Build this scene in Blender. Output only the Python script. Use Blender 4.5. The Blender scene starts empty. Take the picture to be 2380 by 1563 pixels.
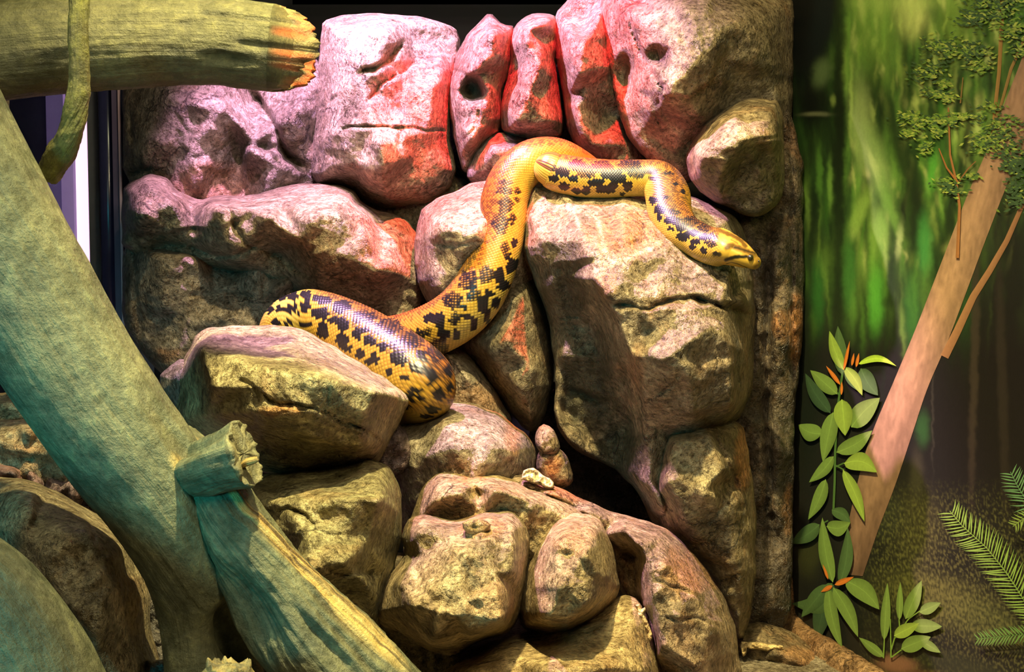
import bpy, math, random
import numpy as np
from mathutils import Vector
from mathutils.geometry import delaunay_2d_cdt

# ------------------------------------------------------------------ camera, world, lights
W, H, F = 2380.0, 1563.0, 2856.0
PITCH = math.radians(3.6)
CAM = np.array([0.0, 0.0, 0.745])
SP, CP = math.sin(PITCH), math.cos(PITCH)
scene = bpy.context.scene
cd = bpy.data.cameras.new('camera'); cam = bpy.data.objects.new('camera', cd)
scene.collection.objects.link(cam); scene.camera = cam
cam.location = CAM; cam.rotation_euler = (math.radians(90) - PITCH, 0, 0)
cd.sensor_width = 36; cd.lens = 36 * F / W; cd.clip_start = 0.02

def P(px, py, d):
    """world point seen at photo pixel (px,py) at camera depth d (arrays allowed)"""
    rx = (np.asarray(px, float) - W / 2) / F; ry = (H / 2 - np.asarray(py, float)) / F
    d = np.asarray(d, float)
    return np.stack([CAM[0] + d * rx, CAM[1] + d * (CP + ry * SP), CAM[2] + d * (-SP + ry * CP)], -1)

scene.cycles.use_adaptive_sampling = True; scene.cycles.adaptive_threshold = 0.04; scene.cycles.max_bounces = 4; scene.cycles.diffuse_bounces = 2; scene.cycles.glossy_bounces = 2; scene.cycles.transmission_bounces = 4
vs = scene.view_settings
vs.view_transform = 'Standard'; vs.look = 'None'; vs.exposure = 0.0; vs.gamma = 1.0; vs.use_curve_mapping = False
w = bpy.data.worlds.new('room_dark'); scene.world = w; w.use_nodes = True
w.node_tree.nodes['Background'].inputs[0].default_value = (0.32, 0.36, 0.42, 1)
w.node_tree.nodes['Background'].inputs[1].default_value = 0.05

def spot(name, loc, target, color, power, size=0.06, angle=90, blend=0.6):
    l = bpy.data.lights.new(name, 'SPOT'); o = bpy.data.objects.new(name, l)
    scene.collection.objects.link(o)
    l.color = color; l.energy = power; l.shadow_soft_size = size
    l.spot_size = math.radians(angle); l.spot_blend = blend
    o.location = loc
    o.rotation_euler = (Vector(target) - Vector(loc)).to_track_quat('-Z', 'Y').to_euler()
    return o
def area(name, loc, target, color, power, size=0.5):
    l = bpy.data.lights.new(name, 'AREA'); o = bpy.data.objects.new(name, l)
    scene.collection.objects.link(o)
    l.color = color; l.energy = power; l.size = size
    o.location = loc
    o.rotation_euler = (Vector(target) - Vector(loc)).to_track_quat('-Z', 'Y').to_euler()
    return o
spot('key_lamp', (-0.06, 1.05, 2.15), P(1150, 1120, 1.95), (1.0, 0.86, 0.42), 500, 0.025, 60, 0.7)
spot('violet_lamp', (-0.42, 2.12, 1.85), (-0.14, 2.46, 0.9), (0.95, 0.50, 1.0), 350, 0.022, 74, 0.4)
spot('violet_back_lamp', (-0.40, 1.72, 1.75), P(810, 250, 2.6), (0.96, 0.64, 1.0), 100, 0.025, 42, 0.8)
spot('red_heat_lamp', (0.05, 1.96, 1.75), P(1215, 290, 2.42), (1.0, 0.008, 0.03), 420, 0.02, 42, 0.3)
spot('right_lamp', (0.40, 1.80, 1.95), P(1650, 420, 2.35), (1.0, 0.82, 0.36), 30, 0.025, 66, 0.5)
spot('teal_lamp', (-0.85, 0.25, 0.62), P(250, 1100, 1.45), (0.03, 0.62, 0.74), 62, 0.12, 50, 0.9)
area('added_front_fill', (0.30, 0.25, 1.35), P(1150, 1150, 2.0), (1.0, 0.84, 0.50), 11.0, 0.3)  # added warm fill lifting the front boulder faces, no fixture there
area('added_left_front_fill', (0.05, 0.85, 2.0), P(350, 1100, 1.7), (0.97, 0.94, 0.55), 7.0, 0.15)  # added soft fill for the logs and the left boulder
area('mural_strip_lamp', (0.12, 1.2, 1.45), P(2150, 700, 1.95), (1.0, 0.93, 0.72), 5.6, 0.35)
area('added_left_side_fill', (-0.80, 1.25, 1.02), P(180, 1300, 1.7), (0.80, 0.85, 0.62), 2.2, 0.2)  # added weak fill out of frame, brightens the shadowed lower-left boulder

# ------------------------------------------------------------------ helpers
COL = scene.collection
rng = np.random.default_rng(7)
def srgb(r, g, b):
    c = np.array([r, g, b], float) / 255.0
    return np.where(c <= 0.04045, c / 12.92, ((c + 0.055) / 1.055) ** 2.4)

_perm = np.random.default_rng(3).permutation(256); _perm = np.concatenate([_perm, _perm, _perm])
_g = np.random.default_rng(4).normal(size=(256, 3)); _g /= np.linalg.norm(_g, axis=1)[:, None]
def perlin(p):
    p = np.asarray(p, float); sh = p.shape[:-1]; p = p.reshape(-1, 3)
    i = np.floor(p).astype(int); f = p - i; i &= 255
    u = f * f * f * (f * (f * 6 - 15) + 10)
    out = 0
    for dx in (0, 1):
        for dy in (0, 1):
            for dz in (0, 1):
                h = _perm[_perm[_perm[(i[:, 0] + dx) & 255] + ((i[:, 1] + dy) & 255)] + ((i[:, 2] + dz) & 255)]
                g = _g[h]
                v = g[:, 0] * (f[:, 0] - dx) + g[:, 1] * (f[:, 1] - dy) + g[:, 2] * (f[:, 2] - dz)
                wx = u[:, 0] if dx else 1 - u[:, 0]
                wy = u[:, 1] if dy else 1 - u[:, 1]
                wz = u[:, 2] if dz else 1 - u[:, 2]
                out = out + v * wx * wy * wz
    return (out * 1.6).reshape(sh)
def fbm(p, octs=4, gain=0.5, ridged=False):
    a = 1.0; s = 0; t = 0; p = np.asarray(p, float)
    for k in range(octs):
        n = perlin(p + 17.3 * k)
        s = s + a * ((1 - 2 * np.abs(n)) if ridged else n); t += a
        a *= gain; p = p * 2.03
    return s / t
def noise2(x, y, sc, seed=0, octs=3, ridged=False):
    return fbm(np.stack([x / sc, y / sc, np.full_like(x, seed * 3.71)], -1), octs, 0.5, ridged)

def tag(o, label=None, cat=None, group=None, kind=None):
    if label: o['label'] = label
    if cat: o['category'] = cat
    if group: o['group'] = group
    if kind: o['kind'] = kind
    return o
def empty(name, loc, label, cat, group=None):
    o = bpy.data.objects.new(name, None); COL.objects.link(o); o.location = loc
    o.empty_display_size = 0.05
    return tag(o, label, cat, group)
def mesh_obj(name, verts, faces, mat, parent=None, smooth=True, attrs=None, color=None, origin=None):
    verts = np.asarray(verts, float)
    if parent is not None: org = np.array(parent.location)
    elif origin is not None: org = np.asarray(origin, float)
    else:
        org = verts.mean(0); org[2] = verts[:, 2].min()
    me = bpy.data.meshes.new(name)
    me.from_pydata((verts - org).tolist(), [], faces.tolist() if hasattr(faces, 'tolist') else faces)
    if smooth: me.polygons.foreach_set('use_smooth', np.ones(len(me.polygons), bool))
    if attrs:
        for k, v in attrs.items():
            a = me.attributes.new(k, 'FLOAT_COLOR', 'POINT')
            v = np.asarray(v, float)
            if v.shape[1] == 3: v = np.concatenate([v, np.ones((len(v), 1))], 1)
            a.data.foreach_set('color', v.astype(np.float32).ravel())
    me.materials.append(mat); me.update()
    o = bpy.data.objects.new(name, me); COL.objects.link(o)
    if parent is not None: o.parent = parent
    else: o.location = org
    if color is not None: o.color = (*color, 1)
    return o

# ------------------------------------------------------------------ materials
def nt(name):
    m = bpy.data.materials.new(name); m.use_nodes = True
    t = m.node_tree; b = t.nodes['Principled BSDF']
    return m, t, b
def nd(t, kind, **kw):
    n = t.nodes.new(kind)
    for k, v in kw.items():
        if k.startswith('i_'):
            key = k[2:]; key = int(key) if key.isdigit() else key.replace('_', ' ')
            n.inputs[key].default_value = v
        else: setattr(n, k, v)
    return n
def noise_n(t, vec, scale, detail=6, rough=0.6, dist=0.0):
    n = nd(t, 'ShaderNodeTexNoise'); n.inputs['Scale'].default_value = scale
    n.inputs['Detail'].default_value = detail; n.inputs['Roughness'].default_value = rough
    n.inputs['Distortion'].default_value = dist
    t.links.new(vec, n.inputs['Vector']); return n.outputs['Fac']
def rampf(t, fac, a, b, lo=0.0, hi=1.0):
    n = nd(t, 'ShaderNodeMapRange'); n.clamp = True
    for k, v in zip(('From Min', 'From Max', 'To Min', 'To Max'), (a, b, lo, hi)): n.inputs[k].default_value = v
    t.links.new(fac, n.inputs['Value']); return n.outputs['Result']
def mix(t, fac, a, b, blend='MIX'):
    n = nd(t, 'ShaderNodeMix', data_type='RGBA', blend_type=blend)
    for s, v in ((n.inputs['Factor'], fac), (n.inputs['A'], a), (n.inputs['B'], b)):
        if isinstance(v, (int, float)): s.default_value = v
        elif isinstance(v, (tuple, list, np.ndarray)): s.default_value = (*v[:3], 1)
        else: t.links.new(v, s)
    return n.outputs['Result']
def mul(t, a, b, op='MULTIPLY'):
    n = nd(t, 'ShaderNodeMath', operation=op)
    for s, v in ((n.inputs[0], a), (n.inputs[1], b)):
        if isinstance(v, (int, float)): s.default_value = v
        else: t.links.new(v, s)
    return n.outputs[0]
def bump(t, h, dist, strength=1.0, normal=None):
    n = nd(t, 'ShaderNodeBump'); n.inputs['Distance'].default_value = dist; n.inputs['Strength'].default_value = strength
    t.links.new(h, n.inputs['Height'])
    if normal is not None: t.links.new(normal, n.inputs['Normal'])
    return n.outputs['Normal']

def rock_material(name, light, dark, rough=0.42, wet=0.3):
    m, t, b = nt(name)
    pos = nd(t, 'ShaderNodeNewGeometry').outputs['Position']
    oi = nd(t, 'ShaderNodeObjectInfo')
    att = nd(t, 'ShaderNodeAttribute', attribute_name='paint')
    sep = nd(t, 'ShaderNodeSeparateColor'); t.links.new(att.outputs['Color'], sep.inputs[0])
    big = noise_n(t, pos, 7, 5, 0.62, 0.4); mid = noise_n(t, pos, 26, 6, 0.7, 0.6); fine = noise_n(t, pos, 150, 3, 0.7)
    c = mix(t, rampf(t, big, 0.36, 0.66), dark, light)
    c = mix(t, rampf(t, mid, 0.36, 0.60), mix(t, 1.0, c, (0.50, 0.47, 0.43), 'MULTIPLY'), c)
    # drifts of rust paint
    rn = noise_n(t, pos, 9.5, 6, 0.65, 1.0)
    rust = mul(t, rampf(t, rn, 0.55, 0.72), 0.28)
    ra = mul(t, sep.outputs[0], rampf(t, mid, 0.25, 0.6, 0.45, 1.0))
    rust = mul(t, rust, ra, 'MAXIMUM')
    c = mix(t, rust, c, (0.50, 0.21, 0.075))
    # thin pale drybrush veins
    v = noise_n(t, pos, 17, 7, 0.6, 2.2)
    vein = mul(t, rampf(t, mul(t, mul(t, v, 0.5, 'SUBTRACT'), 0.0, 'ADD'), -0.02, 0.0), rampf(t, mul(t, v, 0.5, 'SUBTRACT'), 0.0, 0.02, 1.0, 0.0))
    pale = mul(t, mul(t, vein, mul(t, rampf(t, big, 0.5, 0.65), 0.35)), sep.outputs[1], 'MAXIMUM')
    c = mix(t, pale, c, (0.72, 0.62, 0.42))
    # dark olive drifts; the attribute adds mossy and painted shade patches
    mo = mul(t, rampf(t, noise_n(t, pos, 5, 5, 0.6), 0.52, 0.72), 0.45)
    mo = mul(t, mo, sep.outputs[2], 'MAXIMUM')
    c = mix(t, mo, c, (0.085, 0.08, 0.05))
    gran = noise_n(t, pos, 75, 4, 0.8, 0.5)
    c = mix(t, rampf(t, gran, 0.36, 0.56), mix(t, 1.0, c, (0.45, 0.42, 0.37), 'MULTIPLY'), c)
    c = mix(t, rampf(t, gran, 0.56, 0.68, 0.0, 0.55), c, mix(t, 1.0, c, (1.7, 1.65, 1.5), 'MULTIPLY'))
    # hairline cracks wandering over the plaster
    vo = nd(t, 'ShaderNodeTexVoronoi', feature='DISTANCE_TO_EDGE'); vo.inputs['Scale'].default_value = 8.5
    wn = nd(t, 'ShaderNodeTexNoise'); wn.inputs['Scale'].default_value = 13; wn.inputs['Detail'].default_value = 6; t.links.new(pos, wn.inputs['Vector'])
    wv = nd(t, 'ShaderNodeVectorMath', operation='MULTIPLY_ADD'); t.links.new(wn.outputs['Color'], wv.inputs[0]); wv.inputs[1].default_value = (.16, .16, .16); t.links.new(pos, wv.inputs[2])
    t.links.new(wv.outputs[0], vo.inputs['Vector'])
    crk = mul(t, rampf(t, vo.outputs['Distance'], 0.0, 0.028, 1.0, 0.0), rampf(t, noise_n(t, pos, 6.0, 3), 0.50, 0.60))
    c = mix(t, mul(t, crk, 0.75), c, (0.035, 0.028, 0.02))
    # small dark pits and specks
    pit = rampf(t, fine, 0.36, 0.47)
    c = mix(t, pit, mix(t, 1.0, c, (0.42, 0.38, 0.33), 'MULTIPLY'), c)
    c = mix(t, 1.0, c, oi.outputs['Color'], 'MULTIPLY')
    t.links.new(c, b.inputs['Base Color'])
    t.links.new(rampf(t, mid, 0.3, 0.7, rough - 0.12, rough + 0.2), b.inputs['Roughness'])
    b.inputs['Specular IOR Level'].default_value = wet
    n0 = bump(t, mul(t, crk, -1.0), 0.012, 0.9)
    n1 = bump(t, mid, 0.024, 0.65, n0)
    rid = noise_n(t, pos, 60, 5, 0.72, 1.0)
    n2 = bump(t, rid, 0.011, 0.9, n1)
    n3 = bump(t, fine, 0.0045, 1.0, n2)
    t.links.new(n3, b.inputs['Normal'])
    return m
M_ROCK = rock_material('painted_rock', (0.55, 0.455, 0.31), (0.24, 0.19, 0.125), 0.36, 0.45)
M_WET_SHADE = rock_material('wet_or_shaded_rock', (0.24, 0.19, 0.16), (0.11, 0.09, 0.075), 0.30, 0.55)  # darker rock copy for glossy stones; puts shade into corner and gap rocks

def wood_material(name, a, bcol, strip=(0.62, 0.44, 0.14), rough=0.45):
    m, t, b = nt(name)
    pos = nd(t, 'ShaderNodeNewGeometry').outputs['Position']
    att = nd(t, 'ShaderNodeAttribute', attribute_name='paint')
    sep = nd(t, 'ShaderNodeSeparateColor'); t.links.new(att.outputs['Color'], sep.inputs[0])
    uv = nd(t, 'ShaderNodeAttribute', attribute_name='grain').outputs['Vector']
    gr = noise_n(t, uv, 1.0, 6, 0.6, 0.3)
    big = noise_n(t, pos, 11, 8, 0.7, 0.15); fine = noise_n(t, pos, 130, 4, 0.7); mid = noise_n(t, pos, 48, 7, 0.72, 0.15)
    c = mix(t, rampf(t, big, 0.35, 0.65), a, bcol)
    c = mix(t, mul(t, rampf(t, gr, 0.35, 0.6, 0.55, 0.0), sep.outputs[2]), c, (0.05, 0.04, 0.02))
    c = mix(t, rampf(t, mid, 0.38, 0.58, 0.85, 0.0), c, mix(t, 1.0, c, (0.42, 0.44, 0.38), 'MULTIPLY'))
    c = mix(t, rampf(t, mid, 0.56, 0.68, 0.0, 0.6), c, mix(t, 1.0, c, (1.6, 1.6, 1.3), 'MULTIPLY'))
    c = mix(t, sep.outputs[1], c, mix(t, rampf(t, gr, 0.42, 0.56), (0.10, 0.06, 0.02), strip))
    c = mix(t, sep.outputs[0], c, (0.60, 0.10, 0.02))
    c = mix(t, rampf(t, fine, 0.32, 0.42, 0.5, 0.0), c, (0.04, 0.04, 0.02))
    t.links.new(c, b.inputs['Base Color'])
    b.inputs['Roughness'].default_value = rough; b.inputs['Specular IOR Level'].default_value = 0.4
    n1 = bump(t, mid, 0.012, 0.7); n2 = bump(t, gr, 0.006, 0.7, n1); n3 = bump(t, fine, 0.0015, 0.7, n2)
    t.links.new(n3, b.inputs['Normal'])
    return m
M_WOOD = wood_material('weathered_wood', (0.215, 0.215, 0.115), (0.095, 0.105, 0.062))
M_WOOD_TOP = wood_material('mossy_wood', (0.155, 0.145, 0.06), (0.08, 0.075, 0.035))
M_MOSS = wood_material('mossy_branch', (0.20, 0.20, 0.04), (0.075, 0.06, 0.028))

def flat_material(name, col, rough=0.5, metal=0.0, emit=None, es=1.0, spec=0.5):
    m, t, b = nt(name)
    pos = nd(t, 'ShaderNodeNewGeometry').outputs['Position']
    n = noise_n(t, pos, 30, 4)
    c = mix(t, rampf(t, n, 0.3, 0.7), tuple(x * 0.85 for x in col), col)
    t.links.new(c, b.inputs['Base Color']); b.inputs['Roughness'].default_value = rough
    b.inputs['Metallic'].default_value = metal; b.inputs['Specular IOR Level'].default_value = spec
    if emit: b.inputs['Emission Color'].default_value = (*emit, 1); b.inputs['Emission Strength'].default_value = es
    return m
def attr_material(name, rough, spec, attr='col', bumpy=0.0008, sc=90, coat=0.0):
    m, t, b = nt(name)
    a = nd(t, 'ShaderNodeAttribute', attribute_name=attr)
    pos = nd(t, 'ShaderNodeNewGeometry').outputs['Position']
    n = noise_n(t, pos, sc, 5, 0.6)
    c = mix(t, rampf(t, n, 0.3, 0.7, 0.25, 0.0), a.outputs['Color'], mix(t, 1.0, a.outputs['Color'], (0.5, 0.5, 0.5), 'MULTIPLY'))
    t.links.new(c, b.inputs['Base Color']); b.inputs['Roughness'].default_value = rough
    b.inputs['Specular IOR Level'].default_value = spec
    b.inputs['Coat Weight'].default_value = coat
    if bumpy: t.links.new(bump(t, n, bumpy, 0.6), b.inputs['Normal'])
    return m

# ------------------------------------------------------------------ rock builder
def chaikin(p, it=1, k=0.22):
    p = np.asarray(p, float)
    for _ in range(it):
        q = np.roll(p, -1, 0)
        p = np.stack([p * (1 - k) + q * k, p * k + q * (1 - k)], 1).reshape(-1, 2)
    return p
def resample(p, step, closed=True):
    q = np.concatenate([p, p[:1]]) if closed else p
    seg = np.linalg.norm(np.diff(q, axis=0), axis=1); s = np.concatenate([[0], np.cumsum(seg)])
    n = max(4, int(s[-1] / step)); t = np.linspace(0, s[-1], n + 1)
    if closed: t = t[:-1]
    return np.stack([np.interp(t, s, q[:, 0]), np.interp(t, s, q[:, 1])], 1)
def seg_dist(X, Y, p, closed=True, signed=False):
    q = np.roll(p, -1, 0) if closed else p[1:]; a = p if closed else p[:-1]
    best = np.full(X.shape, 1e18); cx = np.zeros_like(X); cy = np.zeros_like(X); sg = np.zeros_like(X); tt = np.zeros_like(X)
    for k, ((ax, ay), (bx, by)) in enumerate(zip(a, q)):
        dx, dy = bx - ax, by - ay; L = dx * dx + dy * dy + 1e-9
        t = np.clip(((X - ax) * dx + (Y - ay) * dy) / L, 0, 1)
        nx, ny = ax + t * dx, ay + t * dy
        dd = (X - nx) ** 2 + (Y - ny) ** 2
        m = dd < best
        best = np.where(m, dd, best); cx = np.where(m, nx, cx); cy = np.where(m, ny, cy)
        if signed: sg = np.where(m, np.sign(dx * (Y - ay) - dy * (X - ax)), sg); tt = np.where(m, (k + t) / len(a), tt)
    return np.sqrt(best), cx, cy, sg, tt
def inside(X, Y, p):
    q = np.roll(p, -1, 0); c = np.zeros(X.shape, bool)
    for (ax, ay), (bx, by) in zip(p, q):
        if ay == by: continue
        m = ((ay > Y) != (by > Y)) & (X < (bx - ax) * (Y - ay) / (by - ay) + ax)
        c ^= m
    return c
def raster_lin(X, Y, pts, vals):
    """piecewise linear interpolation of scattered values on the regular grid X,Y"""
    x0, y0 = X[0, 0], Y[0, 0]; st = X[0, 1] - X[0, 0]
    r = delaunay_2d_cdt([Vector(p) for p in pts], [], [], 0, 1e-4)
    vv = np.array([[v.x, v.y] for v in r[0]]); ov = r[3]
    val = np.array([vals[o[0]] if o else 0.0 for o in ov])
    out = np.full(X.shape, np.nan)
    for f in r[2]:
        if len(f) != 3: continue
        a, b, c = vv[list(f)]
        lo = np.minimum(np.minimum(a, b), c); hi = np.maximum(np.maximum(a, b), c)
        i0 = max(0, int((lo[0] - x0) / st)); i1 = min(X.shape[1], int((hi[0] - x0) / st) + 2)
        j0 = max(0, int((lo[1] - y0) / st)); j1 = min(X.shape[0], int((hi[1] - y0) / st) + 2)
        if i0 >= i1 or j0 >= j1: continue
        xs = X[j0:j1, i0:i1]; ys = Y[j0:j1, i0:i1]
        D = (b[1] - c[1]) * (a[0] - c[0]) + (c[0] - b[0]) * (a[1] - c[1])
        if abs(D) < 1e-9: continue
        l1 = ((b[1] - c[1]) * (xs - c[0]) + (c[0] - b[0]) * (ys - c[1])) / D
        l2 = ((c[1] - a[1]) * (xs - c[0]) + (a[0] - c[0]) * (ys - c[1])) / D
        l3 = 1 - l1 - l2
        m = (l1 > -1e-6) & (l2 > -1e-6) & (l3 > -1e-6)
        sub = out[j0:j1, i0:i1]
        sub[m] = (l1 * val[f[0]] + l2 * val[f[1]] + l3 * val[f[2]])[m]
    return out
def blur(a, n):
    for _ in range(n):
        b = np.pad(a, 1, 'edge')
        a = (b[:-2, 1:-1] + b[2:, 1:-1] + b[1:-1, :-2] + b[1:-1, 2:] + 2 * a) / 6
        
    return a
ROCKN = [0]
def rock(label, poly, d, bulge=0.1, R=70, th=None, pts=(), grooves=(), cuts=(), rust=(), pale=(), moss_shade=(), tint=(1, 1, 1),
         mat=None, step=5.0, facet=(75, 0.014), soft=2, rough_amp=0.006, name='boulder', cat='rock', group=None, jag=3.0,
         edge=0.0, cham=1, parent=None, holes=()):
    ROCKN[0] += 1; sd = ROCKN[0]
    lr = np.random.default_rng(100 + sd)
    p = resample(chaikin(poly, cham), 14)
    if jag:
        n = perlin(np.stack([p[:, 0] / 38, p[:, 1] / 38, np.full(len(p), sd * 1.7)], -1)) * jag * 1.6
        n2 = perlin(np.stack([p[:, 0] / 38, p[:, 1] / 38, np.full(len(p), sd * 1.7 + 50)], -1)) * jag * 1.6
        p = p + np.stack([n, n2], 1)
    x0, y0 = p.min(0) - 2 * step; x1, y1 = p.max(0) + 2 * step
    X, Y = np.meshgrid(np.arange(x0, x1, step), np.arange(y0, y1, step))
    dist, cx, cy, _, _ = seg_dist(X, Y, p); ins = inside(X, Y, p)
    sdist = np.where(ins, dist, -dist)
    ok = sdist > -0.72 * step
    XX = np.where(sdist < 0.15 * step, cx, X); YY = np.where(sdist < 0.15 * step, cy, Y)
    cells = ok[:-1, :-1] & ok[1:, :-1] & ok[:-1, 1:] & ok[1:, 1:]
    cells &= (ins[:-1, :-1].astype(int) + ins[1:, :-1] + ins[:-1, 1:] + ins[1:, 1:]) >= 1
    # height
    if len(pts):
        rim = resample(p, 90); box = np.array([[x0 - 9, y0 - 9], [x1 + 9, y0 - 9], [x0 - 9, y1 + 9], [x1 + 9, y1 + 9]])
        allp = np.concatenate([rim, box, np.array([[q[0], q[1]] for q in pts], float)])
        vals = np.concatenate([np.full(len(rim), edge), np.full(4, edge), [q[2] for q in pts]])
        hh = raster_lin(X, Y, allp, vals); hh = np.where(np.isnan(hh), edge, hh)
        hh = blur(hh, int(soft * 2.5))
    else: hh = np.zeros_like(X)
    fs, fa = facet
    gx = np.arange(x0 - fs, x1 + 2 * fs, fs); gy = np.arange(y0 - fs, y1 + 2 * fs, fs)
    GX, GY = np.meshgrid(gx, gy); GX = GX + lr.uniform(-.42, .42, GX.shape) * fs; GY = GY + lr.uniform(-.42, .42, GX.shape) * fs
    fc = raster_lin(X, Y, np.stack([GX.ravel(), GY.ravel()], 1), lr.uniform(-fa, fa, GX.size))
    fc = blur(np.where(np.isnan(fc), 0, fc), soft)
    # a second, finer chipping
    fs2 = fs * 0.42
    gx = np.arange(x0 - fs2, x1 + 2 * fs2, fs2); gy = np.arange(y0 - fs2, y1 + 2 * fs2, fs2)
    if len(gx) * len(gy) < 1400:
        GX, GY = np.meshgrid(gx, gy); GX = GX + lr.uniform(-.42, .42, GX.shape) * fs2; GY = GY + lr.uniform(-.42, .42, GX.shape) * fs2
        f2 = raster_lin(X, Y, np.stack([GX.ravel(), GY.ravel()], 1), lr.uniform(-fa, fa, GX.size) * 0.42)
        fc = fc + blur(np.where(np.isnan(f2), 0, f2), 1)
    t = np.clip(sdist / R, 0, 1); prof = np.sqrt(np.clip(1 - (1 - t) ** 2, 0, 1))
    wp = P(X, Y, np.full_like(X, d))
    nz = fbm(wp * 11 + sd, 5, 0.55) * rough_amp * 2.2 + fbm(wp * 45 + sd, 4, 0.6, True) * rough_amp * 0.6
    h = prof * (bulge + hh * 1.35 + fc * 1.35) + nz * np.clip(sdist / 25, 0, 1)
    wx = X + 9 * noise2(X, Y, 40, sd, 3); wy = Y + 9 * noise2(X, Y, 40, sd + 9, 3)
    dark = np.zeros_like(X)
    for (pl, wdt, g) in grooves:
        dd, _, _, _, tt = seg_dist(wx, wy, np.asarray(pl, float), closed=False, signed=True)
        taper = np.clip(np.minimum(tt, 1 - tt) * 6 + 0.25, 0, 1)
        taper = taper * (0.8 + 0.5 * noise2(X, Y, 30, sd + 3, 2))
        h = h - g * np.exp(-(dd / wdt) ** 2) * taper * np.clip(sdist / 12, 0, 1)
    for (pl, wdt, g) in cuts:     # the side to the right of the drawn direction (in the picture) drops back
        dd, _, _, sg, tt = seg_dist(wx, wy, np.asarray(pl, float), closed=False, signed=True)
        taper = np.clip(np.minimum(tt, 1 - tt) * 5 + 0.1, 0, 1)
        s = np.clip(sg * dd / 5 , 0, 1)
        h = h - g * s * np.exp(-dd / wdt) * taper * np.clip(sdist / 12, 0, 1)
    for (hx, hy, rx, ry, g) in holes:
        q = ((wx - hx) / rx) ** 2 + ((wy - hy) / ry) ** 2
        h = h - g * np.exp(-q ** 2)
    th = th if th is not None else max(0.08, bulge * 0.9)
    dep_f = d - h; dep_b = d + th * prof
    idf = -np.ones(X.shape, int)
    use = np.zeros(X.shape, bool)
    use[:-1, :-1] |= cells; use[1:, :-1] |= cells; use[:-1, 1:] |= cells; use[1:, 1:] |= cells
    cnt = np.zeros(X.shape, int)
    cnt[:-1, :-1] += cells; cnt[1:, :-1] += cells; cnt[:-1, 1:] += cells; cnt[1:, 1:] += cells
    rimv = use & (cnt < 4)
    idf[use] = np.arange(use.sum()); nF = use.sum()
    idb = idf.copy(); inner = use & ~rimv; idb[inner] = nF + np.arange(inner.sum())
    # snap every rim vertex to the outline
    XX = np.where(rimv, cx, X); YY = np.where(rimv, cy, Y)
    dep_f = np.where(rimv, d, dep_f)
    V = np.concatenate([P(XX[use], YY[use], dep_f[use]), P(XX[inner], YY[inner], dep_b[inner])])
    def quads(I, flip):
        a, b, c, e = I[:-1, :-1][cells], I[:-1, 1:][cells], I[1:, 1:][cells], I[1:, :-1][cells]
        return np.stack([a, e, c, b] if not flip else [a, b, c, e], 1)
    Fc = np.concatenate([quads(idf, False), quads(idb, True)])
    def patch(lst):
        v = np.zeros_like(X)
        for (qx, qy, rx, ry, am) in lst:
            q = ((wx - qx) / rx) ** 2 + ((wy - qy) / ry) ** 2 + 0.9 * noise2(X, Y, 28, sd + 21, 3)
            v = np.maximum(v, am * np.clip(1.35 - q, 0, 1))
        return v
    def strokes(lst, v):
        return v
    pr, pg, pb = patch(rust), patch([q for q in pale if not isinstance(q[0], (list, tuple))]), patch(moss_shade)
    for q in pale:
        if isinstance(q[0], (list, tuple)):
            dd = seg_dist(wx, wy, np.asarray(q[0], float), closed=False)[0]
            pg = np.maximum(pg, q[2] * np.exp(-(dd / q[1]) ** 2) * np.clip(0.7 + 1.2 * noise2(X, Y, 16, sd + 5, 2), 0, 1))
    pa = np.stack([pr, pg, pb], -1)
    A = np.concatenate([pa[use], pa[inner]])
    o = mesh_obj(name, V, Fc, mat or M_ROCK, parent, True, {'paint': A}, tint)
    o.visible_camera = True
    if parent is None: tag(o, label, cat, group)
    elif label: tag(o, label)
    return o

# ------------------------------------------------------------------ tube builder (logs, vine, snake)
def catmull(pts, n):
    pts = np.asarray(pts, float); m = len(pts)
    ext = np.concatenate([[2 * pts[0] - pts[1]], pts, [2 * pts[-1] - pts[-2]]])
    out = []
    for k in range(m - 1):
        p0, p1, p2, p3 = ext[k:k + 4]
        t = np.linspace(0, 1, 24, endpoint=False)[:, None]
        out.append(0.5 * ((2 * p1) + (-p0 + p2) * t + (2 * p0 - 5 * p1 + 4 * p2 - p3) * t ** 2 + (-p0 + 3 * p1 - 3 * p2 + p3) * t ** 3))
    out.append(pts[-1:]); q = np.concatenate(out)
    s = np.concatenate([[0], np.cumsum(np.linalg.norm(np.diff(q[:, :3], axis=0), axis=1))])
    tt = np.linspace(0, s[-1], n)
    return np.stack([np.interp(tt, s, q[:, j]) for j in range(q.shape[1])], 1), tt
def sweep(path, nseg, nring, up=(0, 0, 1)):
    """path rows: px,py,depth,radius_px -> centres, radii(m), arclength, frame"""
    path = np.asarray(path, float)
    c = P(path[:, 0], path[:, 1], path[:, 2]); r = path[:, 3] * path[:, 2] / F
    q, s = catmull(np.concatenate([c, r[:, None]], 1), nseg)
    C, r = q[:, :3], q[:, 3]
    T = np.gradient(C, axis=0); T /= np.linalg.norm(T, axis=1)[:, None]
    up = np.asarray(up, float)
    N = np.zeros_like(T); v = up - T[0] * (T[0] @ up); v /= np.linalg.norm(v) + 1e-9; N[0] = v
    for k in range(1, len(T)):
        v = N[k - 1] - T[k] * (N[k - 1] @ T[k]); v /= np.linalg.norm(v) + 1e-9
        u = up - T[k] * (T[k] @ up); lu = np.linalg.norm(u)
        if lu > 0.25: v = v + 0.05 * u / lu
        v = v - T[k] * (v @ T[k]); v /= np.linalg.norm(v); N[k] = v
    B = np.cross(T, N)
    return C, r, s, T, N, B
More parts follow.
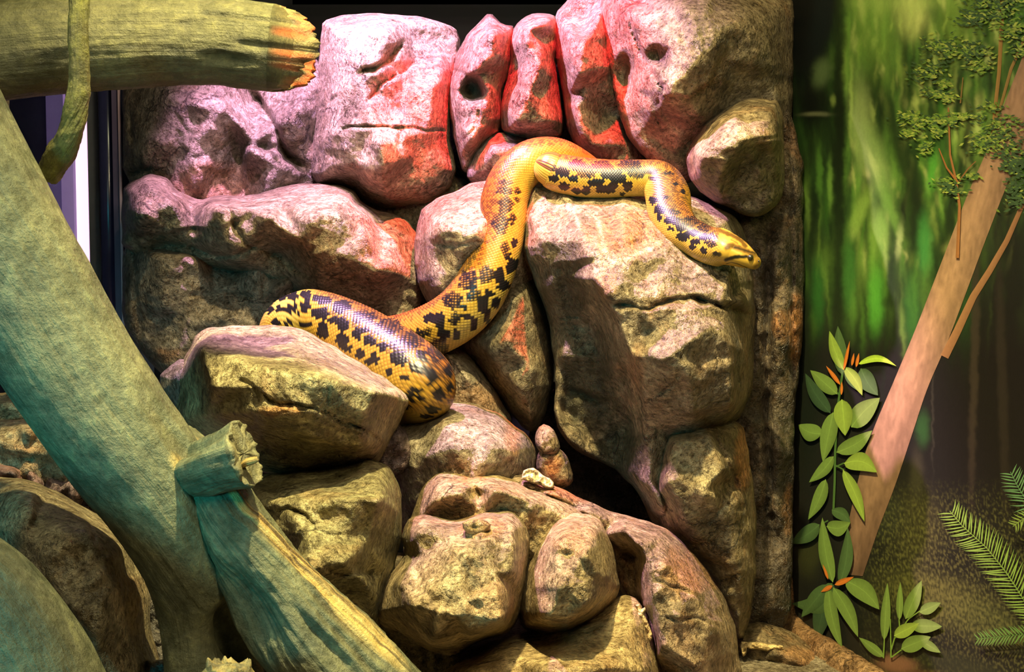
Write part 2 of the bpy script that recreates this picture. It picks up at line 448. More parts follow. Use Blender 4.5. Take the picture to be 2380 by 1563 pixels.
def tube_faces(ns, nr, caps=True):
    i = np.arange(ns - 1)[:, None] * nr; j = np.arange(nr)[None]; j2 = (j + 1) % nr
    f = np.stack([i + j, i + j2, i + nr + j2, i + nr + j], -1).reshape(-1, 4)
    return f
def wood(path, name, parent=None, mat=None, nseg=160, nr=96, amp=0.06, ridge=0.03, jag_end=0.0, jag_start=0.0, seed=1, label=None, wedge=False,
         strips=(), bites=(), end_red=0.0, hollow=True, origin=None, grain=0.25, bumps=(), rot=0.0, endpaint=None):
    """path swept in wood; bites/bumps = (s frac, theta frac, ds, dth, depth in radii)"""
    C, r, s, T, N, B = sweep(path, nseg, nr)
    th = np.linspace(0, 2 * np.pi, nr, endpoint=False)
    S, TH = np.meshgrid(s, th, indexing='ij')
    L = s[-1]; r0 = r.mean()
    ct, st = np.cos(TH), np.sin(TH)
    q = np.stack([ct * 1.1 + seed * 5.1, st * 1.1, S / (r0 * 2.2)], -1)
    dr = amp * fbm(q, 4, 0.55) * 1.6
    q2 = np.stack([ct * 5 + seed, st * 5, S / (r0 * 5)], -1)
    rd = fbm(q2, 3, 0.6, True); dr = dr + ridge * rd
    q3 = np.stack([ct * 3, st * 3, S / (r0 * 0.35)], -1); dr = dr + ridge * 0.45 * fbm(q3 + seed, 4, 0.6)
    sf = S / L; tf = TH / (2 * np.pi)
    pg = np.zeros_like(S); pb = np.full_like(S, grain); pr = np.zeros_like(S)
    for (a, b_, da, db, dp) in bites:
        dt = np.abs((tf - b_ + 0.5) % 1 - 0.5)
        k = np.exp(-(((sf - a) / da) ** 2 + (dt / db) ** 2) ** 1.5)
        dr = dr - dp * k; pb = np.maximum(pb, 0.9 * k) if dp > 0 else pb
    for (a, b_, da, db, am) in strips:
        dt = np.abs((tf - b_ + 0.5) % 1 - 0.5)
        k = np.clip(1.3 - ((sf - a) / da) ** 2 - (dt / db) ** 2 + 0.7 * fbm(q2 * 0.6 + 3, 3), 0, 1)
        pg = np.maximum(pg, am * k)
    rr = r[:, None] * (1 + dr)
    pos = C[:, None] + rr[..., None] * (ct[..., None] * N[:, None] + st[..., None] * B[:, None])
    jagn = lambda z: fbm(np.stack([np.cos(th) * 1.6 + seed, np.sin(th) * 1.6, np.full(nr, z)], -1), 5, 0.65)
    verts = [pos.reshape(-1, 3)]; faces = [tube_faces(nseg, nr)]; nV = nseg * nr
    A = [np.stack([pr, pg, pb], -1).reshape(-1, 3)]
    G = [np.stack([ct * 6, st * 6, S * 6], -1).reshape(-1, 3)]
    for end, jg in ((1, jag_end), (0, jag_start)):
        # broken end: rings run on past the last ring, each strand to its own length, then fold into a rough hollow
        i = nseg - 1 if end else 0; d = T[i] if end else -T[i]
        ln = jg * r[i] * (0.4 + 1.5 * jagn(9.0 * end + 2)) if jg else np.zeros(nr)
        if wedge: ln = r[i] * jg * (0.15 + 1.25 * np.abs(np.sin(th)) ** 1.2 + 0.55 * jagn(4.0) + 0.25 * fbm(np.stack([np.cos(th) * 7, np.sin(th) * 7, np.zeros(nr)], -1), 3))
        prev = i * nr
        ring0 = pos[i]
        K = [(0.5, 1.0, 1.0), (1.0, 0.97, 1.0), (0.96, 0.90, 0.9), (0.72, 0.8, 0.65), (0.5, 0.55, 0.5), (0.42, 0.25, 0.4), (0.4, 0.03, 0.4)] if jg else [(0, 0.9, 0), (0, 0.5, 0), (0, 0.02, 0)]
        for (kl, kr, kj) in K:
            off = ln[:, None] * kl * d[None] if jg else r[i] * (0.12 * (1 - kr)) * d[None]
            rg = C[i] + (ring0 - C[i]) * kr + off
            if jg and kr < 0.95: rg = rg + d[None] * (fbm(rg * 40, 3)[:, None] * r[i] * 0.25)
            verts.append(rg); j = np.arange(nr); j2 = (j + 1) % nr
            f = np.stack([prev + j, prev + j2, nV + j2, nV + j], 1)
            if not end: f = f[:, ::-1]
            faces.append(f)
            a = np.zeros((nr, 3)); a[:, 2] = 0.6
            if end and end_red and kr > 0.85:
                a[:, 0] = end_red * np.clip(fbm(rg * 30, 3) * 4 - 0.5, 0, 1)
            if jg: a[:, 1] = 0.35 if endpaint is None else endpaint
            A.append(a); G.append(rg * 40)
            prev = nV; nV += nr
    return mesh_obj(name, np.concatenate(verts), np.concatenate(faces), mat or M_WOOD, parent, True,
                    {'paint': np.concatenate(A), 'grain': np.concatenate(G)}, origin=origin)
def box(name, a, b, mat, parent=None, rotz=0.0, bevel=0.003):
    a = np.minimum(a, b); b_ = np.maximum(a, b); a = np.asarray(a, float)
    b_ = np.asarray(b_, float)
    import bmesh
    bm = bmesh.new(); bmesh.ops.create_cube(bm, size=1)
    for v in bm.verts:
        v.co = Vector([(a[k] + b_[k]) / 2 + v.co[k] * (b_[k] - a[k]) for k in range(3)])
    if bevel: bmesh.ops.bevel(bm, geom=list(bm.edges), offset=bevel, segments=2, affect='EDGES')
    V = np.array([v.co[:] for v in bm.verts]); bm.verts.index_update(); Fs = [[v.index for v in f.verts] for f in bm.faces]; bm.free()
    return mesh_obj(name, V, Fs, mat, parent, False)

# ------------------------------------------------------------------ the setting
M_DARK = flat_material('dark_hood', (0.018, 0.015, 0.022), 0.55, spec=0.3)
M_FLOOR = M_ROCK
CORN = P(1840, 1455, 2.5)                       # foot of the back right corner
def on_floor(px, py):
    a = P(px, py, 1.0) - CAM; t = -CAM[2] / a[2]; return CAM + a * t
Q2 = on_floor(2010, 1563)
WD = (Q2 - CORN); WD[2] = 0; WL = np.linalg.norm(WD); WD = WD / WL   # along the mural wall, toward the viewer
WN = np.array([-WD[1], WD[0], 0.0])
if WN @ (CAM - CORN) < 0: WN = -WN
def on_wall(px, py, off=0.0):
    """point of the mural wall seen at the pixel (arrays allowed); off = metres in front of the wall"""
    px = np.asarray(px, float); a = P(px, py, np.ones_like(px)) - CAM
    base = CORN + WN * off
    t = ((base - CAM) @ WN) / (a @ WN)
    return CAM + a * t[..., None]

def slab(name, c, u, v, n, hu, hv, th, mat, kind='structure'):
    c, u, v, n = map(lambda z: np.asarray(z, float), (c, u, v, n)); V = []
    for k in (0, -1):
        for a, b in ((-1, -1), (1, -1), (1, 1), (-1, 1)): V.append(c + u * hu * a + v * hv * b + n * th * k)
    Fq = [[0, 1, 2, 3], [7, 6, 5, 4], [0, 4, 5, 1], [1, 5, 6, 2], [2, 6, 7, 3], [3, 7, 4, 0]]
    o = mesh_obj(name, V, Fq, mat, None, False); o['kind'] = kind; return o
slab('floor', (0, 1.9, 0), (1, 0, 0), (0, 1, 0), (0, 0, 1), 1.9, 1.6, 0.05, M_ROCK)
slab('ceiling', (0, 1.9, 2.4), (1, 0, 0), (0, 1, 0), (0, 0, -1), 1.9, 1.6, 0.04, M_DARK)
slab('wall_back', (0.45, 3.08, 1.2), (1, 0, 0), (0, 0, 1), (0, -1, 0), 1.35, 1.2, 0.04, flat_material('dark_back_wall', (0.012, 0.010, 0.012), 0.6))
wc = CORN + WD * 0.62; wc[2] = 1.2
slab('wall_right', wc - WN * 0.012, WD, (0, 0, 1), WN, 0.98, 1.2, 0.04, flat_material('black_wall', (0.01, 0.01, 0.01), 0.6))
hb = box('trim_1', P(690, 22, 2.92) + np.array([0, 0, 0]), P(1460, -40, 2.86), flat_material('hood_edge', (0.05, 0.035, 0.07), 0.25, spec=0.8))
hb['kind'] = 'structure'

# window at the left end: glazed corner with a lit door edge beyond it
M_NAVY = flat_material('navy_panel', (0.035, 0.035, 0.085), 0.4)
M_LAV = flat_material('lavender_wall', (0.22, 0.17, 0.36), 0.6, emit=(0.20, 0.14, 0.36), es=0.25)
M_LAV2 = flat_material('pale_lavender_wall', (0.40, 0.30, 0.55), 0.6, emit=(0.34, 0.22, 0.48), es=0.5)
M_LIT = flat_material('lit_opening', (0.8, 0.7, 0.8), 0.6, emit=(0.98, 0.62, 0.84), es=1.8)
M_GREYP = flat_material('grey_green_edge', (0.13, 0.13, 0.15), 0.4)
M_POST = flat_material('dark_gloss_post', (0.035, 0.035, 0.10), 0.22, spec=0.7)
M_SEAM = flat_material('purple_post', (0.14, 0.10, 0.19), 0.4)
M_PINKE = flat_material('pale_silicone_edge', (0.75, 0.50, 0.58), 0.4)
def vstrip(parent, name, x0, x1, d, mat, th=0.02, y0=-260, y1=1150, rnd=False):
    a = P(x0, 500, d); b = P(x1, 500, d)
    top = P(x0, y0, d)[2]; bot = max(0.0, P(x0, y1, d)[2])
    if rnd:
        n = 24; an = np.linspace(0, 2 * np.pi, n, endpoint=False); c = (a + b) / 2; r = abs(b[0] - a[0]) / 2
        V = [(c[0] + r * math.cos(t), c[1] + r + r * math.sin(t), z) for z in (bot, top) for t in an]
        Fq = [[i, (i + 1) % n, n + (i + 1) % n, n + i] for i in range(n)] + [list(range(n))[::-1], list(range(n, 2 * n))]
        return mesh_obj(name, V, Fq, mat, parent, True)
    return box(name, (a[0], a[1], bot), (b[0], a[1] + th, top), mat, parent, bevel=0.001)
win = empty('window_1', P(140, 700, 2.7), None, None); win['kind'] = 'structure'
vstrip(win, 'outer_panel', -420, 118, 3.20, M_NAVY)
vstrip(win, 'lavender_panel', 112, 152, 3.16, M_LAV)
vstrip(win, 'pale_panel', 144, 172, 3.14, M_LAV2, y0=330)
vstrip(win, 'lit_opening', 166, 210, 3.18, M_LIT)
vstrip(win, 'grey_edge', 205, 232, 2.95, M_GREYP)
vstrip(win, 'back_panel', 222, 300, 3.0, M_NAVY)
vstrip(win, 'round_post', 228, 268, 2.86, M_POST, rnd=True)
vstrip(win, 'seam_post', 264, 279, 2.82, M_SEAM)
vstrip(win, 'edge_bead', 278.5, 284, 2.80, M_PINKE, th=0.006)
mg, tg, bg = nt('clear_glass')
bg.inputs['Roughness'].default_value = 0.02; bg.inputs['Transmission Weight'].default_value = 1.0; bg.inputs['IOR'].default_value = 1.02
vstrip(win, 'glass_pane', -60, 205, 2.84, mg, th=0.006)

# ------------------------------------------------------------------ rocks of the back wall
rock('wide purple-pink rock face filling the wall beside the window post, above the ledge',
     [(284, 120), (420, 100), (600, 150), (770, 120), (790, 460), (700, 520), (480, 520), (284, 470)], 2.74, 0.05, R=60,
     pts=[(330, 260, .03), (420, 240, .09), (520, 250, .10), (560, 340, .02), (460, 340, .075), (350, 330, .05), (440, 400, .05), (590, 230, -.03), (640, 300, .09), (610, 340, .05),
          (690, 250, .08), (700, 360, .04), (590, 330, .08), (580, 350, .09), (640, 380, .07), (700, 420, .02), (560, 420, .0)],
     grooves=[([(585, 215), (610, 250), (640, 300), (665, 360), (712, 392)], 9, .07), ([(408, 262), (425, 290), (440, 312)], 3, .008), ([(300, 265), (305, 300), (310, 335)], 5, .02), ([(295, 410), (350, 388)], 5, .03), ([(600, 240), (680, 240), (730, 235)], 3, .008)],
     cuts=[([(712, 400), (640, 350), (575, 345), (566, 400)], 50, .035)], tint=(.92, .88, .98), facet=(85, .018), rust=[(480, 430, 120, 50, .55)], step=4.5)
rock('tall pale pink boulder, flat-topped with long curved cracks, brightest in the back wall',
     [(742, 60), (765, 36), (880, 30), (985, 38), (1075, 70), (1060, 180), (1045, 290), (1062, 430), (1000, 472), (900, 488), (845, 470), (800, 432), (722, 432), (722, 330), (740, 200)], 2.68, 0.10, R=55,
     pts=[(780, 80, .05), (760, 200, .02), (870, 60, .09), (900, 80, .09), (830, 170, .10), (880, 150, .10), (960, 75, -.03), (1035, 95, -.04), (900, 240, .08), (1010, 200, .07), (1050, 190, .02), (960, 175, .05), (870, 400, .12), (920, 330, .13), (850, 330, .11), (780, 300, .08), (870, 300, .14), (1000, 300, .07),
          (890, 390, .15), (820, 380, .08), (980, 350, .06), (1030, 230, .03), (740, 350, .01), (900, 455, .06), (1030, 420, .0), (840, 455, .01), (880, 330, .17)],
     grooves=[([(1060, 120), (1020, 128), (960, 150), (910, 180), (870, 215), (850, 240)], 4, .022), ([(935, 100), (905, 135), (870, 160), (838, 168)], 7, .045), ([(790, 300), (820, 292), (880, 297), (940, 300), (1020, 304), (1040, 310)], 3.5, .018),
              ([(725, 270), (760, 240), (790, 220)], 3, .014), ([(930, 165), (935, 220), (925, 260)], 2.5, .008), ([(910, 300), (935, 305), (925, 340)], 5, .025)],
     cuts=[([(1060, 118), (1000, 130), (930, 165), (870, 215)], 30, .02)],
     tint=(1.25, 1.22, 1.25), facet=(90, .012), rust=[(980, 220, 70, 60, .35)], step=4)
rock('narrow red-lit rock with a round dark hole in its face',
     [(1128, 32), (1145, 30), (1165, 58), (1198, 60), (1190, 160), (1168, 215), (1168, 300), (1135, 330), (1108, 372), (1080, 416), (1058, 340), (1042, 250), (1042, 190), (1062, 120), (1088, 80)], 2.64, 0.10, R=38,
     pts=[(1110, 90, .06), (1150, 75, .10), (1150, 120, .09), (1060, 210, .03), (1105, 165, .09), (1120, 260, .06), (1145, 220, .05), (1085, 300, .06), (1100, 320, .07), (1070, 360, .02)],
     cuts=[([(1198, 62), (1150, 68), (1112, 64)][::-1], 24, .0)], holes=[(1097, 208, 24, 32, .085)], grooves=[([(1060, 165), (1110, 180), (1130, 175)], 4, .02), ([(1065, 340), (1100, 300), (1120, 240)], 4, .015)],
     facet=(50, .01), step=4, jag=2, tint=(1.0, .95, .95))
rock('upright pillar rock lit red from above, second from the round hole',
     [(1180, 100), (1192, 62), (1228, 32), (1286, 28), (1300, 60), (1292, 160), (1318, 318), (1255, 328), (1180, 315), (1160, 300), (1163, 225), (1182, 160)], 2.62, 0.13, R=45,
     pts=[(1210, 70, .07), (1260, 50, .08), (1200, 140, .04), (1255, 150, .10), (1230, 220, .09), (1180, 235, .04), (1200, 295, .06), (1270, 280, .05), (1285, 200, .0)],
     grooves=[([(1215, 70), (1205, 120), (1200, 160), (1185, 175)], 4, .02), ([(1198, 120), (1203, 150)], 3, .02)], facet=(55, .012), step=4, jag=2)
rock('small purple rock wedged beneath the red pillar rock, left of the snake hump',
     [(1118, 318), (1180, 305), (1240, 330), (1330, 345), (1330, 420), (1120, 450), (1075, 412)], 2.60, 0.08, R=40, pts=[(1150, 345, .07), (1200, 355, .05)], facet=(50, .012), step=4.5, tint=(.9, .8, .95))
rock('leaning slab rock, red at its forked top and dark on its right flank',
     [(1288, 60), (1290, 30), (1312, 6), (1350, -30), (1430, -40), (1440, 110), (1450, 240), (1520, 390), (1440, 420), (1370, 372), (1320, 318), (1304, 200), (1290, 130)], 2.60, 0.13, R=45,
     pts=[(1310, 60, .04), (1325, 40, -.02), (1360, 30, -.03), (1385, 50, .07), (1360, 95, .09), (1315, 95, .07), (1352, 170, .10), (1330, 250, .07), (1375, 200, .02), (1372, 330, .04), (1420, 260, -.05), (1345, 330, .06)],
     facet=(60, .012), step=4.5, jag=2, tint=(.95, .9, .9))
rock('largest boulder of the upper right, overhanging the snake with a keyhole-shaped hollow',
     [(1396, -60), (1846, -80), (1844, 300), (1800, 340), (1700, 370), (1610, 430), (1560, 420), (1500, 372), (1462, 330), (1440, 270), (1418, 170), (1400, 90)], 2.46, 0.12, R=95,
     pts=[(1440, 60, .02), (1500, 60, .07), (1600, 20, .14), (1700, 60, .14), (1480, 140, .03), (1560, 110, .12), (1560, 200, .13), (1640, 130, .16), (1700, 200, .08), (1780, 100, .08), (1800, 200, .03),
          (1480, 240, .02), (1540, 240, .10), (1560, 225, .13), (1640, 220, .10), (1720, 260, .0), (1600, 300, .05), (1500, 300, .0), (1560, 360, -.02), (1650, 320, -.04)],
     grooves=[([(1465, 40), (1475, 90), (1500, 140), (1520, 175), (1560, 230)], 5, .02), ([(1560, 160), (1520, 250), (1540, 300)], 4, .012)], holes=[(1453, 175, 18, 46, .06), (1530, 130, 26, 24, .05)],
     cuts=[([(1540, 218), (1600, 222), (1650, 190), (1680, 120)], 70, .035)], facet=(105, .02), tint=(.98, .92, .80), step=5)
rock('angular tan boulder lodged by the mural corner, above the snake\'s head',
     [(1728, 222), (1765, 224), (1817, 234), (1822, 330), (1824, 420), (1815, 470), (1772, 505), (1730, 502), (1660, 470), (1608, 432), (1592, 375), (1600, 335), (1648, 275)], 2.34, 0.10, R=34,
     pts=[(1735, 240, .04), (1805, 245, .04), (1680, 290, .07), (1660, 330, .10), (1730, 325, .12), (1810, 320, .08), (1630, 370, .08), (1690, 370, .11), (1665, 420, .05), (1740, 350, .08), (1800, 350, .04), (1740, 470, -.02), (1790, 440, .0), (1700, 440, .0)],
     grooves=[([(1740, 330), (1790, 322), (1812, 318)], 5, .012)], facet=(55, .013), soft=1, tint=(1.1, 1.0, .82), step=4, moss_shade=[(1735, 370, 60, 35, .5)])
rock('column of rock in the corner, coloured dark for shadow, rusty near its foot, against the mural',
     [(1740, 240), (1800, 200), (1838, 250), (1852, 330), (1872, 380), (1866, 420), (1868, 720), (1866, 800), (1850, 900), (1844, 1100), (1842, 1400), (1820, 1480), (1700, 1500), (1690, 900), (1700, 500)], 2.405, 0.03, R=40,
     pts=[(1790, 600, .05), (1765, 700, .02), (1830, 700, .03), (1785, 1000, .02), (1800, 820, .06), (1790, 1250, .0)], grooves=[([(1842, 260), (1840, 700), (1843, 900)], 4, .02), ([(1788, 520), (1782, 900), (1790, 1300)], 9, .05)],
     rust=[(1850, 760, 22, 90, .9), (1815, 760, 22, 40, .7), (1832, 1190, 14, 60, .5)], mat=M_WET_SHADE, tint=(.8, .72, .55), facet=(60, .018), th=0.05)  # shadow of the neighbouring boulders is put into the dark tint

# ledge and wall below
rock('long bumpy ledge rock across the back left, with a bright pink crest',
     [(284, 440), (300, 425), (345, 404), (385, 408), (405, 440), (450, 462), (480, 464), (510, 448), (545, 458), (600, 452), (660, 432), (740, 426), (812, 430), (850, 482), (930, 500), (990, 560), (1010, 700), (960, 780), (800, 760), (700, 680), (560, 640), (420, 610), (284, 600)], 2.62, 0.10, R=38,
     pts=[(350, 430, .07), (330, 500, .10), (400, 470, .10), (500, 480, .14), (560, 480, .12), (540, 570, .10), (450, 560, .04), (620, 500, .14), (640, 460, .05), (740, 450, .05), (800, 445, .04), (740, 500, .15), (700, 560, .15), (600, 540, .09),
          (840, 500, .12), (800, 600, .13), (880, 620, .12), (740, 640, .09), (940, 640, .06), (330, 580, .0), (650, 600, .02)],
     grooves=[([(340, 575), (430, 570), (500, 595), (560, 590), (600, 575)], 7, .03), ([(520, 470), (550, 530), (575, 570), (640, 595), (720, 650)], 5, .022), ([(840, 470), (880, 520), (950, 560)], 6, .02)],
     cuts=[([(730, 660), (650, 600), (570, 572)], 30, .02), ([(300, 545), (380, 540), (480, 520)], 60, .02)], tint=(1.0, .95, .92), facet=(80, .02), moss_shade=[(430, 520, 80, 20, .3), (700, 520, 60, 20, .3)], step=4.5)
rock('dim purple wall rock under the ledge, behind the left end of the snake',
     [(284, 545), (360, 560), (450, 572), (560, 592), (650, 600), (760, 660), (1000, 700), (1060, 900), (700, 900), (420, 900), (370, 870), (330, 820), (284, 760)], 2.64, 0.05, R=40,
     pts=[(360, 590, .09), (450, 600, .09), (500, 680, .03), (600, 620, .07), (700, 640, .07), (380, 700, .07), (600, 700, .06), (450, 760, .05), (330, 700, .02), (850, 740, .03)],
     grooves=[([(310, 560), (315, 700), (330, 800)], 7, .02), ([(430, 690), (520, 680), (600, 690)], 5, .012)], facet=(75, .02), rust=[(390, 825, 40, 18, .7)], tint=(.85, .8, .9))
rock('rounded pale violet boulder directly behind the climbing part of the snake',
     [(976, 492), (1000, 470), (1060, 440), (1110, 421), (1220, 425), (1290, 460), (1260, 600), (1200, 760), (1080, 780), (1000, 720), (975, 670), (960, 590)], 2.46, 0.10, R=55,
     pts=[(1040, 470, .04), (1110, 450, .04), (1010, 520, .09), (1100, 540, .12), (990, 590, .04), (1060, 620, .08), (1020, 680, .05), (1180, 600, .05)], facet=(70, .012), tint=(1.1, 1.02, 1.0), grooves=[([(990, 560), (1060, 575), (1110, 560)], 4, .01)])
rock('tall dull brown slab between the snake and the central column',
     [(1180, 560), (1222, 600), (1255, 660), (1278, 740), (1290, 880), (1270, 960), (1245, 1010), (1200, 985), (1150, 910), (1110, 850), (1050, 800), (1120, 700)], 2.47, 0.09, R=55,
     pts=[(1200, 700, .08), (1180, 800, .09), (1240, 850, .06), (1150, 840, .05), (1210, 920, .05)], grooves=[([(1195, 770), (1230, 765), (1262, 745)], 3, .012), ([(1180, 880), (1200, 960)], 3, .01)], tint=(.85, .82, .72), facet=(60, .012), step=4.5)
rock('red-tinted rock just right of the hanging coil of the snake',
     [(1000, 780), (1060, 800), (1105, 835), (1150, 905), (1195, 985), (1180, 1010), (1040, 990), (1000, 900)], 2.44, 0.08, R=45, pts=[(1080, 860, .05), (1110, 920, .05), (1070, 940, .03)],
     rust=[(1100, 930, 70, 40, .5)], facet=(50, .012), step=4.5, grooves=[([(1080, 865), (1095, 858)], 3, .01)])

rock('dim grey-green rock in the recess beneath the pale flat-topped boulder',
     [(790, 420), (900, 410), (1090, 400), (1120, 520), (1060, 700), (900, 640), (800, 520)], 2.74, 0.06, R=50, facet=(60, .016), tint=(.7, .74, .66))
rock('added dark stone supplying the shade in the gap between the big left boulder and the slanting log',
     [(270, 1200), (380, 1180), (520, 1250), (540, 1500), (500, 1850), (280, 1850)], 1.86, 0.05, R=40, mat=M_WET_SHADE, tint=(.55, .6, .6), facet=(50, .016))  # put in to darken the gap where lit floor showed
rock('added dark backing rock that keeps shade in the gaps behind the row of red-lit upright rocks',
     [(1030, 110), (1250, 90), (1480, 110), (1560, 250), (1540, 440), (1250, 440), (1050, 430)], 2.86, 0.05, R=50, mat=M_WET_SHADE, tint=(.6, .55, .55), facet=(60, .012), step=6)  # put in to darken the gaps where the violet-lit wall showed
# ------------------------------------------------------------------ central column
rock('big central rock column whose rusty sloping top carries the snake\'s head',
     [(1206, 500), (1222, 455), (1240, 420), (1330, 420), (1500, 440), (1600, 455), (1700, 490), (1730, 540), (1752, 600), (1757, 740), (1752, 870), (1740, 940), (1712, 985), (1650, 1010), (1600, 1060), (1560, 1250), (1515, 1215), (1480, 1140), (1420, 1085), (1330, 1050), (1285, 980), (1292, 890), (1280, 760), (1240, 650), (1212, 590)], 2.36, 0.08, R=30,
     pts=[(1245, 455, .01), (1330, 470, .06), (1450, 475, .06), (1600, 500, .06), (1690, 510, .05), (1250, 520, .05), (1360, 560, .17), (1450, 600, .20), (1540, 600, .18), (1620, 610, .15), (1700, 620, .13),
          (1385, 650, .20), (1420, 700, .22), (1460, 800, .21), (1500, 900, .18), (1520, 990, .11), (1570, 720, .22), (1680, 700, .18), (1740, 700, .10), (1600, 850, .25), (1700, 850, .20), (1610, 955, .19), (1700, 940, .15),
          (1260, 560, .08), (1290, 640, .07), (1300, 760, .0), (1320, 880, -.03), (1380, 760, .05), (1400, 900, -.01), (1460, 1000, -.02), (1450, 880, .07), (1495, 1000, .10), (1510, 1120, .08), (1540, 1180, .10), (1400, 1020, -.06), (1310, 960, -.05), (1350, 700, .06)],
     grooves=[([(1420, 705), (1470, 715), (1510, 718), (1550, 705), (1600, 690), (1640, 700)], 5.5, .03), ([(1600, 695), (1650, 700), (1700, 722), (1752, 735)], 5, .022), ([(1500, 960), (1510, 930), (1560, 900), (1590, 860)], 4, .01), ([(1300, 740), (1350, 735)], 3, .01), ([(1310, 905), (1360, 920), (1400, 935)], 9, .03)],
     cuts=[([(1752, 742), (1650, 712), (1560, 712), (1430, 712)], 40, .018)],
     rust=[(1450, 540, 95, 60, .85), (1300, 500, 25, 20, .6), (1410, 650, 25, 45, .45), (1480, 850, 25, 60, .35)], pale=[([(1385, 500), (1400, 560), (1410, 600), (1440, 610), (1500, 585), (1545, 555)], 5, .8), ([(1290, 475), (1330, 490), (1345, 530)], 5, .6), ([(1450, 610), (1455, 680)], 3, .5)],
     moss_shade=[(1600, 800, 120, 60, .35), (1310, 700, 60, 130, .8), (1370, 900, 80, 130, .95), (1440, 1060, 60, 80, .9)], facet=(85, .017), step=4.2, tint=(1.05, .97, .86), soft=1)  # left-face dark patches paint in the shade of the turned-away side
rock('lower block of the central column, tapering down with a pale chipped face',
     [(1538, 995), (1600, 985), (1660, 982), (1722, 978), (1742, 1060), (1756, 1180), (1758, 1330), (1745, 1440), (1722, 1500), (1690, 1440), (1640, 1340), (1570, 1270), (1540, 1230), (1505, 1130)], 2.30, 0.08, R=42,
     pts=[(1560, 1030, .10), (1640, 1000, .09), (1680, 1090, .13), (1640, 1140, .13), (1660, 1160, .11), (1550, 1120, .11), (1600, 1220, .08), (1700, 1120, .04), (1720, 1050, .03), (1700, 1250, .06), (1640, 1260, .06), (1720, 1350, .05), (1690, 1380, .03)],
     rust=[(1725, 1075, 18, 90, .8)], pale=[(1650, 1130, 30, 40, .35)], grooves=[([(1655, 985), (1690, 1080), (1720, 1140)], 6, .02), ([(1640, 1230), (1680, 1180), (1720, 1150)], 4, .01)], facet=(55, .014), step=4.2, tint=(1.08, 1.0, .8), soft=1)
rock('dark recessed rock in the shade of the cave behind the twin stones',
     [(1230, 900), (1320, 880), (1420, 960), (1560, 1200), (1560, 1300), (1400, 1260), (1230, 1100)], 2.6, 0.05, R=50, mat=M_WET_SHADE, tint=(.5, .45, .45), facet=(60, .02))

# ------------------------------------------------------------------ middle and front rocks
rock('smooth olive rock directly below the hanging coil, turning rusty to the right',
     [(900, 1000), (960, 950), (1040, 932), (1100, 938), (1160, 962), (1240, 1020), (1245, 1080), (1230, 1200), (1100, 1260), (930, 1260), (910, 1100)], 2.3, 0.11, R=60,
     pts=[(1040, 960, .05), (1120, 970, .05), (1050, 1040, .12), (1150, 1040, .11), (1200, 1060, .06), (980, 1060, .08), (1100, 1120, .13)], rust=[(1190, 1010, 22, 60, .6), (1080, 1090, 50, 30, .4)],
     moss_shade=[(1010, 1060, 60, 50, .3)], facet=(75, .010), step=4.5)
rock('little glossy purple-black stone tucked under the snake coil',
     [(890, 985), (915, 975), (950, 1010), (965, 1070), (945, 1100), (880, 1120), (870, 1050)], 2.16, 0.06, R=30, mat=M_WET_SHADE, tint=(1.0, .85, 1.0), facet=(30, .012), step=3.5)
rock('flat-topped wedge boulder with a pink top, the snake lying along its far edge',
     [(440, 808), (452, 785), (480, 762), (520, 757), (690, 758), (740, 785), (840, 845), (938, 905), (955, 930), (930, 980), (890, 1060), (872, 1084), (780, 1100), (690, 1112), (620, 1106), (520, 1060), (400, 1010), (400, 900)], 2.10, 0.07, R=24,
     pts=[(500, 770, .01), (600, 768, .0), (680, 772, .0), (470, 812, .14), (560, 838, .19), (640, 856, .21), (700, 866, .22), (780, 884, .21), (880, 914, .16), (925, 925, .05), (600, 800, .06), (760, 830, .07),
          (500, 900, .20), (600, 900, .22), (620, 960, .22), (740, 940, .22), (850, 960, .17), (840, 1040, .12), (720, 1020, .17), (600, 1010, .13), (480, 960, .13), (700, 1085, .06), (600, 1080, .03), (890, 1000, .08)],
     grooves=[([(600, 905), (620, 930), (650, 942), (700, 940), (740, 955), (800, 985), (860, 1005), (890, 1030)], 4, .016), ([(550, 880), (590, 900), (600, 925)], 5, .012), ([(640, 965), (690, 955), (715, 948)], 3, .008), ([(760, 900), (765, 945)], 2.5, .006)],
     cuts=[([(870, 1020), (740, 950), (640, 960)], 30, .012)], rust=[(650, 955, 50, 14, .8)], pale=[([(560, 850), (640, 862), (690, 880), (760, 868), (850, 900), (930, 915)], 5, .7), ([(700, 975), (770, 1000), (840, 1040)], 5, .5)],
     tint=(1.12, 1.16, .88), facet=(75, .013), soft=1, step=4.2)
rock('small grey-violet pointed stone between the log and the wedge boulder',
     [(366, 880), (395, 850), (424, 830), (450, 850), (480, 900), (470, 1000), (420, 1000), (380, 940)], 2.12, 0.06, R=30, pts=[(424, 855, .03), (440, 900, .05)], tint=(.75, .75, .9), facet=(35, .01), step=4)
